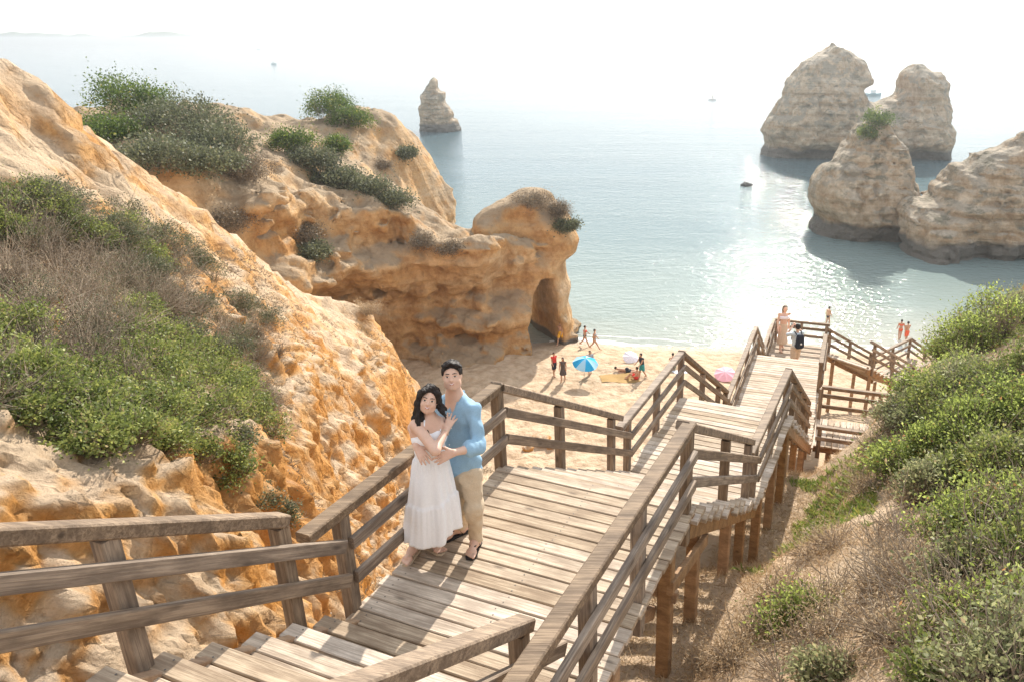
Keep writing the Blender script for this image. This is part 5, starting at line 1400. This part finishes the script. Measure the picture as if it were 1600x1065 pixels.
def cutW(x, y, z):
    dx, dy, dz = x - _cw[0], y - _cw[1], z - _cw[2]
    s_ = dx * axw[0][0] + dy * axw[0][1] + dz * axw[0][2]; f_ = dx * axw[1][0] + dy * axw[1][1] + dz * axw[1][2]; u_ = dx * axw[2][0] + dy * axw[2][1] + dz * axw[2][2]
    oval = 1 - np.sqrt((s_ / 0.058) ** 2 + ((u_ + 0.023) / 0.094) ** 2)
    return np.minimum(oval * 0.06, f_ - 0.02)
hw_.sub(cutW)
hw_.build('hair', 0.0055, M['hair'], wom, None, 0.009, (62, 62, 18))
# dress: bodice with straps
bo = Body(0.03)
bo.ell(J(671, 682, 5.255), (0.142, 0.098, 0.085), wax, 0.03); bo.ell(J(672, 702, 5.26), (0.123, 0.095, 0.10), wax, 0.04); bo.ell(J(672, 716, 5.26), (0.130, 0.10, 0.06), wax, 0.03)
for q in (-1, 1): bo.ell(J(671, 681, 5.255) + wts * 0.055 * q + wtf * 0.06, (0.055, 0.05, 0.055), wax, 0.03)
zb1 = J(671, 671, 5.2)[2] - 0.0
bo.sub(lambda x, y, z: z - (zb1 - 0.012 * np.cos((x - nkb[0]) * 26)))
bo.build('bodice', 0.006, M['dress'], wom, None, 0.004, (20, 20, 12))
mb = MB(); off = PO[wom.name]
for q, b_ in ((1, wshR), (-1, wshL)):
    t0 = J(671, 676, 5.25) + wts * 0.075 * q + wtf * 0.085; t1 = (nkb + b_) / 2 + wtf * 0.045 + [0, 0, 0.028]; t2 = (nkb + b_) / 2 + [0, 0, 0.05]; t3 = (nkb + b_) / 2 - wtf * 0.05 + [0, 0, 0.0]
    mb.tube([p - off for p in (t0, t1, t2, t3)], 0.007, 5)
mb.build('strap', M['dress'], wom, None)
# skirt: gathered tiers with folds, a double-walled sheet
wc = J(672, 712, 5.26); hemc = np.array([J(677, 838, 5.26)[0], 5.30, ZA + 0.27])
nth_, nzl = 160, 46
V = []
for inner in (0, 1):
    for j in range(nzl):
        t = j / (nzl - 1)
        c_ = wc + (hemc - wc) * np.array([t, t, t])
        rx = 0.125 + (0.228 - 0.125) * (t ** 0.72) + (0.010 if t > 0.52 else 0); ry = 0.10 + (0.20 - 0.10) * (t ** 0.7) + (0.010 if t > 0.52 else 0)
        for i in range(nth_):
            a = 2 * math.pi * i / nth_
            fold = math.sin(a * 13 + 1.7 * math.sin(a * 3) + 0.8 * t) * 0.011 * (0.25 + t) + math.sin(a * 7 + 2.0 * t + 1.1) * 0.020 * t
            if t > 0.52: fold += math.sin(a * 29 + 2 * math.sin(5 * a)) * 0.005 * (1 - 0.5 * (t - 0.52) / 0.48)
            if t < 0.12: fold += math.sin(a * 40) * 0.003
            rr = 1.0
            p_ = c_ + wts * math.cos(a) * (rx + fold - 0.004 * inner) + wtf * math.sin(a) * (ry + fold - 0.004 * inner)
            p_[2] += 0.028 * t * math.sin(a * 3 + 0.6) + (-0.05 * t * math.cos(a + 0.4))
            V.append(p_)
Fc = []
for inner in (0, 1):
    b0 = inner * nth_ * nzl
    for j in range(nzl - 1):
        for i in range(nth_):
            q4 = (b0 + j * nth_ + i, b0 + (j + 1) * nth_ + i, b0 + (j + 1) * nth_ + (i + 1) % nth_, b0 + j * nth_ + (i + 1) % nth_)
            Fc.append(q4 if not inner else q4[::-1])
for i in range(nth_):
    o1 = (nzl - 1) * nth_; o2 = nth_ * nzl + (nzl - 1) * nth_
    Fc.append((o1 + i, o2 + i, o2 + (i + 1) % nth_, o1 + (i + 1) % nth_))
obj('skirt', np.array(V) - off, Fc, M['dress'], wom, True)
for F_, an_ in ((gR, anWR), (gL, anWL)):
    a, d, s_ = F_
    prof = [(-0.065, 0.024), (-0.04, 0.031), (0.0, 0.031), (0.06, 0.032), (0.11, 0.039), (0.15, 0.036), (0.175, 0.02)]
    pts = [a + d * t + s_ * w for t, w in prof] + [a + d * t - s_ * w for t, w in reversed(prof)]
    n = len(pts); V = np.array([p - [0, 0, SOLE - 0.001] for p in pts] + [p + [0, 0, 0.002] for p in pts]) - off
    so = obj('sole', V, [tuple(reversed(range(n))), tuple(range(n, 2 * n))] + [(i, (i + 1) % n, n + (i + 1) % n, n + i) for i in range(n)], M['strap'], wom)
    mb = MB()
    for t0, t1, hz_ in ((0.125, 0.10, 0.05), (0.10, 0.125, 0.055), (0.075, 0.05, 0.072), (0.05, 0.075, 0.074)):
        mb.tube([a + d * t0 + s_ * 0.036 - off, a + d * (t0 + t1) / 2 + s_ * 0.015 + [0, 0, hz_] - off, a + d * (t0 + t1) / 2 - s_ * 0.015 + [0, 0, hz_] - off, a + d * t1 - s_ * 0.036 - off], 0.0045, 5)
    for z_ in (0.10, 0.14):
        mb.tube([an_ + np.array([math.cos(q), math.sin(q), 0]) * 0.041 + [0, 0, z_ - 0.09 + 0.012 * math.sin(q * 2)] - off for q in np.linspace(0, 6.283, 13)], 0.0042, 5)
    mb.build('strap', M['strap'], so, True)
br = MB(); bx_ = (wwrR - welR) / np.linalg.norm(wwrR - welR); cbr = welR + (wwrR - welR) * 0.86
bu = np.cross(bx_, [0, 0, 1]); bu /= np.linalg.norm(bu); bv = np.cross(bx_, bu)
br.tube([cbr + (bu * math.cos(q) + bv * math.sin(q)) * 0.031 - off for q in np.linspace(0, 6.283, 15)], 0.003, 5)
br.build('bracelet', M['strap'], wom, True)
# ------------------------------------------------------------------ other people
def simple_person(label, loc, facing, H=1.7, legs=(0.15, -0.12), arms=((0.2, 0.1), (-0.15, 0.1)), skin='skin2', hair='hair', long_hair=False, wear=(), bend=0.0, group='people on the beach', h=0.021, bag=None, armup=None):
    """standing or walking figure: one body mesh, hair and clothes as parts; facing = azimuth of the chest"""
    s = H / 1.72
    root = person('person', loc, label, group)
    f = np.array([math.sin(facing), math.cos(facing), 0]); r = np.array([f[1], -f[0], 0]); u = np.array([0, 0, 1.0])
    L = np.asarray(loc, float)
    P = lambda a, b, c: L + (r * a + f * b + u * c) * s
    tb = bend
    hip = {q: P(0.085 * q, 0, 0.90) for q in (-1, 1)}
    kn, an, toe = {}, {}, {}
    for q, sw in zip((1, -1), legs):
        kn[q] = P(0.09 * q, 0.42 * math.sin(sw) + 0.03, 0.90 - 0.42 * math.cos(sw)); b2 = sw - (0.35 if sw < 0 else 0.02)
        an[q] = kn[q] + (f * (0.42 * math.sin(b2)) - u * 0.42 * math.cos(b2)) * s
        an[q][2] = max(an[q][2], L[2] + 0.07 * s)
        toe[q] = an[q] + (f * 0.15 - u * 0.035) * s
    che, neck = P(0, 0.02 + 0.35 * tb, 1.28), P(0, 0.0 + 0.5 * tb, 1.47)
    hcx = P(0, 0.03 + 0.62 * tb, 1.60)
    sh_ = {q: P(0.175 * q, 0.35 * tb, 1.40) for q in (-1, 1)}
    el, wr = {}, {}
    for q, (sw, out) in zip((1, -1), arms):
        d = f * math.sin(sw) - u * math.cos(sw) + r * q * out; d /= np.linalg.norm(d); el[q] = sh_[q] + d * 0.28 * s
        d2 = f * math.sin(sw + 0.35) - u * math.cos(sw + 0.35) + r * q * out * 0.3; wr[q] = el[q] + d2 / np.linalg.norm(d2) * 0.25 * s
        if armup == q or armup == 0:
            el[q] = sh_[q] + (f * 0.16 + r * q * 0.12 + u * -0.06) * s; wr[q] = P(0.08 * q, 0.24, 1.58)
    B = Body(0.035 * s)
    B.cone(P(0, 0, 0.92), P(0, 0.2 * tb, 1.10), 0.125 * s, 0.115 * s, 0.05); B.cone(P(0, 0.2 * tb, 1.10), che, 0.115 * s, 0.13 * s, 0.05)
    B.cone(neck, hcx, 0.05 * s, 0.05 * s, 0.02); B.ell(hcx + u * 0.02 * s, np.array([0.078, 0.095, 0.115]) * s, np.array([r, f, u]), 0.02)
    for q in (-1, 1):
        B.cone(che + u * 0.06 * s, sh_[q], 0.085 * s, 0.062 * s, 0.05)
        B.chain([sh_[q], el[q], wr[q], wr[q] + (wr[q] - el[q]) * 0.35], [0.052 * s, 0.041 * s, 0.030 * s, 0.030 * s]); B.chain([hip[q], kn[q], an[q], toe[q]], [0.092 * s, 0.060 * s, 0.042 * s, 0.038 * s])
    B.build('body', h * s, M[skin], root)
    Hh = Body(0.02); Hh.ell(hcx + u * 0.045 * s - f * 0.02 * s, np.array([0.087, 0.10, 0.105]) * s, np.array([r, f, u]))
    if long_hair: Hh.chain([hcx - f * 0.06 * s, hcx - f * 0.10 * s - u * 0.18 * s, hcx - f * 0.11 * s - u * 0.34 * s], [0.085 * s, 0.08 * s, 0.05 * s])
    _cc, _ff = hcx, f
    Hh.sub(lambda x, y, z: np.minimum((x - _cc[0]) * _ff[0] + (y - _cc[1]) * _ff[1] - 0.03 * s, _cc[2] + 0.075 * s - z))
    Hh.build('hair', 0.016 * s, M[hair], root)
    for what, m_ in wear:
        C = Body(0.03)
        if what == 'shorts':
            C.cone(P(0, 0, 0.92), P(0, 0.02, 1.0), 0.148 * s, 0.138 * s, 0.04)
            for q in (-1, 1): C.cone(hip[q], hip[q] + (kn[q] - hip[q]) * 0.75, 0.108 * s, 0.098 * s)
        elif what == 'brief':
            C.cone(P(0.03, 0, 0.88), P(0.03, 0, 0.95), 0.125 * s, 0.14 * s, 0.03); C.cone(P(-0.03, 0, 0.88), P(-0.03, 0, 0.95), 0.125 * s, 0.14 * s, 0.03)
            z1 = L[2] + 0.98 * s; C.sub(lambda x, y, z: z - z1)
        elif what == 'bra':
            C.cone(che + r * 0.06 * s + u * 0.02, che - r * 0.06 * s + u * 0.02, 0.142 * s, 0.142 * s, 0.03)
            z1, z0 = che[2] + 0.07 * s, che[2] - 0.04 * s; C.sub(lambda x, y, z: np.maximum(z - z1, z0 - z))
        elif what in ('top', 'shirt'):
            C.cone(P(0, 0.05 * tb, 0.98), che, 0.145 * s, 0.152 * s, 0.04)
            for q in (-1, 1): C.cone(che + u * 0.06 * s, sh_[q], 0.10 * s, 0.075 * s, 0.04)
            if what == 'shirt':
                for q in (-1, 1): C.cone(sh_[q], sh_[q] + (el[q] - sh_[q]) * 0.85, 0.072 * s, 0.066 * s)
            z1 = neck[2] + 0.0; C.sub(lambda x, y, z: z - z1)
        elif what == 'dress':
            C.cone(P(0, 0, 0.55), P(0, 0, 1.0), 0.24 * s, 0.14 * s, 0.03); C.cone(P(0, 0, 1.0), che, 0.14 * s, 0.152 * s, 0.03)
            for q in (-1, 1): C.cone(che + u * 0.05 * s, sh_[q], 0.10 * s, 0.07 * s, 0.04)
            z0, z1 = L[2] + 0.50 * s, neck[2] - 0.02; C.sub(lambda x, y, z: np.maximum(z0 - z, z - z1))
        elif what == 'skirt':
            C.cone(P(0, 0, 0.30), P(0, 0, 1.0), 0.20 * s, 0.135 * s, 0.03); z0 = L[2] + 0.28 * s; C.sub(lambda x, y, z: z0 - z)
        C.build({'brief': 'swim_bottom', 'bra': 'swim_top', 'top': 'top', 'shirt': 'shirt', 'shorts': 'shorts', 'dress': 'dress', 'skirt': 'skirt'}[what], 0.017 * s, M[m_], root)
    return root, P, el, wr

def bz(u, v, z=None):
    """spot on the beach under photo pixel"""
    p_ = on(u, v, 0.6)
    for _ in range(4): p_ = on(u, v, max(float(beach_z(np.array([p_[0]]), np.array([p_[1]]))[0]), -0.05 if z is None else z))
    return p_
B_ = simple_person
B_('man in yellow shorts walking away from the arch', bz(876, 538), R(200), 1.75, (0.45, -0.35), ((-0.4, 0.1), (0.4, 0.1)), wear=[('shorts', 'yellow')])
B_('woman in a dark bikini walking along the wet sand, left of a pair', bz(914, 541), R(95), 1.66, (0.35, -0.4), ((-0.1, 0.2), (0.5, 0.2)), wear=[('brief', 'navy'), ('bra', 'red')])
B_('woman in grey swimwear walking along the wet sand, right of a pair', bz(929, 547), R(100), 1.66, (0.5, -0.4), ((-0.3, 0.1), (0.3, 0.1)), wear=[('brief', 'grey'), ('bra', 'grey')])
B_('person in a red top and dark shorts standing on the beach', bz(866, 587), R(140), 1.7, (0.1, -0.1), wear=[('top', 'red'), ('shorts', 'navy')])
B_('long-haired woman in a dark print dress standing on the beach', bz(880, 595), R(190), 1.68, (0.15, -0.1), long_hair=True, wear=[('dress', 'pattern')])
B_('person in a grey top standing behind the blue beach umbrella', bz(922, 584), R(170), 1.7, (0.1, -0.1), ((0.6, 0.1), (0.3, 0.1)), wear=[('shirt', 'grey'), ('brief', 'navy')])
B_('man in a black tank top and teal shorts leaning over the sunbathers', bz(1003, 590), R(240), 1.8, (0.15, -0.2), ((0.5, 0.1), (0.5, 0.1)), bend=0.15, wear=[('top', 'navy'), ('shorts', 'teal')])
B_('bather wading in the glittering water beyond the lower landing', bz(1293, 506, 0.0) - np.array([0, 0, 0.25]), R(60), 1.75, (0.1, -0.1), wear=[('brief', 'navy')], group='bathers at the water edge')
B_('bather in coral swimwear at the water edge, left of two', bz(1405, 531, 0.02), R(10), 1.68, (0.2, -0.15), ((-0.3, 0.4), (0.2, 0.2)), wear=[('brief', 'coral'), ('bra', 'coral')], group='bathers at the water edge')
B_('bather in long coral shorts at the water edge, right of two', bz(1415, 535, 0.02), R(350), 1.72, (0.1, -0.1), ((0.4, 0.1), (-0.2, 0.1)), wear=[('shorts', 'coral')], group='bathers at the water edge')

def sitting(label, loc, facing, skin='skin2', wear=None, lying=False, group='people on the beach', H=1.7):
    s = H / 1.72; root = person('person', loc, label, group)
    f = np.array([math.sin(facing), math.cos(facing), 0]); r = np.array([f[1], -f[0], 0]); u = np.array([0, 0, 1.0]); L = np.asarray(loc, float)
    P = lambda a, b, c: L + (r * a + f * b + u * c) * s
    B = Body(0.035)
    if lying: ch, nk, hd, kz, az = P(0, -0.48, 0.14), P(0, -0.66, 0.2), P(0, -0.80, 0.24), (0.40, 0.12), (0.82, 0.07)
    else: ch, nk, hd, kz, az = P(0, -0.08, 0.46), P(0, -0.07, 0.66), P(0, -0.03, 0.80), (0.36, 0.42), (0.62, 0.07)
    B.cone(P(0, 0, 0.13), ch, 0.13 * s, 0.13 * s, 0.05); B.cone(ch, nk, 0.10, 0.06, 0.05); B.cone(nk, hd, 0.05, 0.05); B.ell(hd, (0.08, 0.095, 0.11), np.array([r, f, u]), 0.02)
    for q in (-1, 1):
        B.chain([P(0.09 * q, 0, 0.12), P(0.12 * q, kz[0], kz[1]), P(0.10 * q, az[0], az[1]), P(0.11 * q, az[0] + 0.14, 0.05)], [0.09, 0.06, 0.042, 0.035])
        sh_ = ch + u * 0.1 * (not lying) + r * 0.17 * q - f * 0.1 * lying
        B.chain([sh_, sh_ + r * 0.1 * q + (f * 0.12 - u * 0.2) * (0.4 if lying else 1), P(0.2 * q, 0.30 if not lying else -0.1, 0.22 if not lying else 0.05)], [0.05, 0.04, 0.03])
    B.build('body', 0.021, M[skin], root)
    Hh = Body(0.02); Hh.ell(hd - f * 0.02 + u * 0.03, (0.088, 0.10, 0.11), np.array([r, f, u])); Hh.sub(lambda x, y, z: np.minimum((x - hd[0]) * f[0] + (y - hd[1]) * f[1] - 0.03, hd[2] + 0.06 - z)); Hh.build('hair', 0.016, M['hair'], root)
    if wear:
        C = Body(0.03); C.cone(P(0, 0.0, 0.13), P(0, -0.02, 0.22), 0.15, 0.14, 0.04)
        for q in (-1, 1): C.cone(P(0.09 * q, 0, 0.12), P(0.11 * q, kz[0] * 0.6, kz[1] * 0.7 + 0.03), 0.105, 0.085)
        C.build('shorts', 0.018, M[wear], root)
    return root
sitting('person in dark red sitting bent over at the edge of the orange mat', bz(994, 592), R(280), wear='red')
sitting('person lying on the sand above the orange mat', bz(980, 581), R(100), 'skin2', 'navy', True)
sitting('bather in green shorts sitting on a low chair', bz(1051, 574) + np.array([0, 0, 0.22]), R(20), 'skin', 'green')

# woman and photographer on the lower landing
dl = ck(LD0 + 2.2, 0.42, ZD)
r_, P_, el_, wr_ = B_('long-haired woman in a pale top and tan skirt posing against the lower landing rail', dl, R(170), 1.74, (0.1, -0.12), ((0.1, 0.25), (-0.3, 0.2)), skin='skin', hair='brown_hair', long_hair=True, wear=[('bra', 'lilac'), ('skirt', 'sandshort')], group='people on the lower landing', h=0.018)
dl2 = ck(LD0 + 0.25, 1.05, ZD)
r_, P_, el_, wr_ = B_('photographer in a pale shirt and tan shorts carrying a dark backpack', dl2, R(345), 1.76, (0.1, -0.1), ((0.6, 0.2), (0.6, 0.2)), skin='skin', hair='hair', wear=[('shirt', 'mint'), ('shorts', 'sandshort')], group='people on the lower landing', h=0.018, armup=0)
bp = empty('backpack', tuple(P_(0, -0.22, 1.0))); PO[bp.name] = np.array(P_(0, -0.22, 1.0)); tag(bp, 'dark backpack on the photographer\'s back', 'backpack')
b_ = Body(0.05); b_.cone(P_(0.06, -0.21, 1.04), P_(0.05, -0.21, 1.36), 0.10, 0.085); b_.cone(P_(-0.06, -0.21, 1.04), P_(-0.05, -0.21, 1.36), 0.10, 0.085); b_.build('bag', 0.016, M['navy'], bp)
b_ = Body(0.02); b_.ell(P_(0, -0.30, 1.14), (0.035, 0.03, 0.035)); b_.build('badge', 0.008, M['teeth'], bp)
for q in (-1, 1):
    mb = MB(); o_ = PO[bp.name]; mb.tube([P_(0.09 * q, -0.15, 1.40) - o_, P_(0.12 * q, -0.02, 1.50) - o_, P_(0.12 * q, 0.15, 1.38) - o_, P_(0.12 * q, 0.14, 1.15) - o_, P_(0.11 * q, -0.1, 1.02) - o_], 0.018, 6); mb.build('strap', M['navy'], bp, True)
cm = MB(); cp = np.array(P_(0, 0.30, 1.60)); fa = R(345); fv = np.array([math.sin(fa), math.cos(fa), 0])
ce = empty('hand_camera', tuple(cp)); tag(ce, 'small dark camera held up to the photographer\'s face', 'camera')
cm.box((0, 0, 0), 0.14, 0.07, 0.10, Matrix.Rotation(-fa, 3, 'Z'), 0.01); cm.build('camera_body', M['black'], ce)
mb = MB(); mb.tube([fv * 0.03, fv * 0.11], 0.035, 12); mb.build('lens', M['black'], ce, True)

# ------------------------------------------------------------------ beach things
M['pole'] = mat_plain('white_pole', (0.7, 0.7, 0.7), 0.4, 0.4, 0.05)
def umbrella(label, base, H, rad, drop, mats, tilt=(0.1, 0.1), cat='umbrella'):
    root = empty('beach_umbrella', tuple(base)); tag(root, label, cat)
    T = Matrix.Rotation(tilt[0], 3, 'X') @ Matrix.Rotation(tilt[1], 3, 'Y')
    mb = MB(); mb.tube([(0, 0, -0.2), T @ Vector((0, 0, H + 0.06))], 0.02, 6); mb.build('pole', M['pole'], root, True)
    n = 8
    for k in range(n):
        V = []; m = 6
        for j in range(m + 1):
            t = j / m; z = H - drop * (t ** 1.7); w = rad * t
            for i in range(4):
                a = 2 * math.pi * (k + i / 3) / n; sag = 1 - 0.05 * math.sin(math.pi * i / 3) * t
                V.append(T @ Vector((math.cos(a) * w * sag, math.sin(a) * w * sag, z - 0.05 * math.sin(math.pi * i / 3) * t)))
        V += [v - Vector((0, 0, 0.006)) for v in V]; o = (m + 1) * 4; Fc = []
        for j in range(m):
            for i in range(3):
                q4 = (j * 4 + i, (j + 1) * 4 + i, (j + 1) * 4 + i + 1, j * 4 + i + 1); Fc.append(q4); Fc.append(tuple(o + x for x in reversed(q4)))
        for i in range(3): Fc.append((m * 4 + i, o + m * 4 + i, o + m * 4 + i + 1, m * 4 + i + 1))
        obj('canopy_panel', V, Fc, M[mats[k % 2]], root)
    return root
umbrella('blue beach umbrella with pale and deep blue panels', bz(912, 592), 1.75, 0.86, 0.42, ('blue', 'paleblue'), (0.25, 0.1))
umbrella('pale lilac beach umbrella lying low on the sand', bz(984, 562), 0.5, 0.58, 0.18, ('lilac', 'lilac'), (0.6, 0.2))
umbrella('pink beach umbrella behind the rail of the third flight', bz(1133, 590), 0.55, 0.75, 0.16, ('pink', 'pink'), (0.35, -0.1))
def mat_thing(name, label, c, sx, sy, rot, mat, cat):
    n = 12; V = []
    for s_ in (0, 1):
        for i in range(n):
            for j in range(n):
                x, y = (i / (n - 1) - 0.5) * sx, (j / (n - 1) - 0.5) * sy
                X_, Y_ = c[0] + x * math.cos(rot) - y * math.sin(rot), c[1] + x * math.sin(rot) + y * math.cos(rot)
                V.append((X_, Y_, float(beach_z(np.array([X_]), np.array([Y_]))[0]) + 0.03 + 0.02 * math.sin(i * 1.7) * math.cos(j * 1.3) - 0.015 * s_))
    g = grid_faces(n, n); Fc = [tuple(f) for f in g] + [tuple(n * n + x for x in reversed(f)) for f in g]
    bd = [i for i in range(n)] + [i * n + n - 1 for i in range(1, n)] + [(n - 1) * n + j for j in range(n - 2, -1, -1)] + [i * n for i in range(n - 2, 0, -1)]
    return tag(obj(name, np.array(V), Fc, mat, None, True), label, cat)
c_ = bz(968, 592); mat_thing('beach_mat', 'round-cornered orange straw mat spread on the sand', c_, 2.6, 1.5, 0.15, M['mat_orange'], 'mat')
c_ = bz(1065, 580); mat_thing('towel', 'lilac towel on the sand beside the low chair', c_, 1.3, 0.8, 0.5, M['lilac'], 'towel')
cc = bz(1050, 576); ch = empty('beach_chair', tuple(cc)); tag(ch, 'low green beach chair under the sitting bather', 'chair')
for q in (-1, 1):
    mb = MB(); mb.tube([(0.25 * q, -0.25, 0), (0.25 * q, 0.25, 0.24), (0.25 * q, -0.1, 0.24), (0.25 * q, 0.3, 0.0)], 0.015, 5); mb.build('leg', M['pole'], ch, True)
mb = MB(); mb.box((0, 0, 0.21), 0.5, 0.45, 0.02); mb.build('seat', M['green'], ch)
mb = MB(); mb.bar((0, -0.24, 0.22), (0, -0.42, 0.65), 0.48, 0.02, up=(0, 1, 0)); mb.build('backrest', M['green'], ch)
# orange boulders at the foot of the bluff
for i, (u, v, r_) in enumerate([(845, 690, 0.55), (862, 696, 0.35), (825, 700, 0.3)]):
    p_ = on(u, v, 1.4)
    tag(pebble('boulder', (p_[0], p_[1], 1.35 + r_ * 0.3), r_, M['cliff'], i * 3.1 + 1, 14, 0.45), ['large orange boulder on the sand behind the landing rail', 'middle orange boulder on the sand behind the landing rail', 'small orange boulder leftmost on the sand behind the landing rail'][i], 'boulder', 'fallen boulders')

# paddle boarder and boats ---------------------------------------------
M['boat_blue'] = mat_plain('boat_teal', (0.12, 0.30, 0.36), 0.5, 0.4, 0.1, 2); M['boat_white'] = mat_plain('boat_white', (0.75, 0.76, 0.76), 0.4, 0.4, 0.05, 2)
p_ = on(1113, 156, 0.0)
bd_ = MB()
n = 10; top = [(1.6 * math.cos(a), 0.38 * math.sin(a)) for a in np.linspace(0, 2 * math.pi, n, endpoint=False)]
bd_.add([(x, y, -0.02) for x, y in top] + [(x * 1.02, y * 1.02, 0.12) for x, y in top], [tuple(reversed(range(n))), tuple(range(n, 2 * n))] + [(i, (i + 1) % n, n + (i + 1) % n, n + i) for i in range(n)])
bo_ = bd_.build('paddle_board', M['black']); bo_.location = (p_[0], p_[1], 0); tag(bo_, 'paddle board gliding on the open water', 'paddle board')
B_('paddler standing on the board far out on the water', (p_[0], p_[1], 0.12), R(90), 1.75, (0.12, -0.12), ((0.5, 0.2), (0.5, 0.2)), wear=[('shorts', 'navy')], group='paddler', h=0.03)
mb = MB(); mb.tube([(0, 0, 0), (0.15, 0, 2.0)], 0.03, 5); mb.box((-0.02, 0, -0.15), 0.05, 0.2, 0.4); pd = mb.build('paddle', M['black']); pd.location = (p_[0] + 0.45, p_[1] - 0.2, 0.05); tag(pd, 'long paddle held by the far paddler', 'paddle')
def boat(label, c, L, rot, mat, mast=True, cabin=True):
    root = empty('boat', tuple(c)); root.rotation_euler = (0, 0, rot); tag(root, label, 'boat', 'boats on the bay')
    n = 9; V = []
    for j, (zz, sc_) in enumerate(((-0.3, 0.7), (0.5, 0.92), (1.0 * L / 6, 1.0))):
        for i in range(n):
            t = i / (n - 1); x = (t - 0.5) * L * (0.9 + 0.1 * sc_); w = 0.17 * L * sc_ * (1 - (max(0, t - 0.45) / 0.56) ** 2.2)
            V += [(x, -w, zz + 0.25 * max(0, t - .6)), (x, w, zz + 0.25 * max(0, t - .6))]
    Fc = []
    for j in range(2):
        for i in range(n - 1):
            a, b = j * 2 * n + i * 2, (j + 1) * 2 * n + i * 2
            Fc += [(a, a + 2, b + 2, b), (a + 1, b + 1, b + 3, a + 3)]
        Fc.append((j * 2 * n, (j + 1) * 2 * n, (j + 1) * 2 * n + 1, j * 2 * n + 1))
    o2 = 4 * n
    Fc += [(o2 + i * 2, o2 + i * 2 + 2, o2 + i * 2 + 3, o2 + i * 2 + 1) for i in range(n - 1)]
    obj('hull', V, Fc, mat, root)
    if cabin: mb = MB(); mb.box((-0.05 * L, 0, L / 6 + 0.55), 0.28 * L, 0.2 * L, 1.1, None, 0.05); mb.build('cabin', M['boat_white'], root); mb = MB(); mb.box((-0.05 * L, 0, L / 6 + 1.2), 0.36 * L, 0.25 * L, 0.1); mb.build('cabin_roof', mat, root)
    if mast: mb = MB(); mb.tube([(0.08 * L, 0, L / 6), (0.1 * L, 0, L / 6 + 0.55 * L)], [0.06, 0.03], 5); mb.build('mast', M['black'], root); mb = MB(); mb.tube([(-0.42 * L, 0, L / 6), (-0.42 * L, 0, L / 6 + 0.2 * L)], 0.04, 5); mb.build('flag_pole', M['black'], root)
    return root
c_ = on(1365, 150, 0.0); boat('teal fishing boat seen through the notch of the double-humped stack', (c_[0], c_[1], 0), 6.5, 0.1, M['boat_blue'])
c_ = on(404, 78, 0.0); boat('tiny dark boat far out below the left coast', (c_[0], c_[1], 0), 9, 0.2, M['boat_blue'], False)
c_ = on(428, 101, 0.0); boat('tiny dark boat alone on the left part of the bay', (c_[0], c_[1], 0), 5, 0.0, M['boat_blue'], False)
c_ = on(1377, 78, 0.0)
mr = empty('channel_marker', (c_[0], c_[1], 0)); tag(mr, 'thin leaning marker pole far out above the notch', 'marker')
mb = MB(); mb.tube([(0, 0, -1), (1.5, 0, 11)], [0.35, 0.2], 6); mb.build('pole', M['black'], mr)
mb = MB(); mb.tube([(1.3, 0, 9), (1.5, 0, 11)], [0.5, 0.5], 6); mb.build('topmark', M['black'], mr)
# ------------------------------------------------------------------ air
hz = NT('sea_haze')
hz.n.remove(hz.b)
vol = hz.node('ShaderNodeVolumePrincipled')
vol.inputs['Color'].default_value = (0.93, 0.97, 1.0, 1)
vol.inputs['Density'].default_value = HAZE
vol.inputs['Anisotropy'].default_value = 0.72
hz.l(vol.outputs[0], hz.out.inputs['Volume'])
mb = MB(); mb.box((0, 3140, 13.0), 13400, 7000, 34.0)
mb.V = [(x, y, z + 0.0) for x, y, z in mb.V]
ho = mb.build('haze', hz.m)
tag(ho, 'thin bright sea haze over the bay', 'haze', kind='stuff')
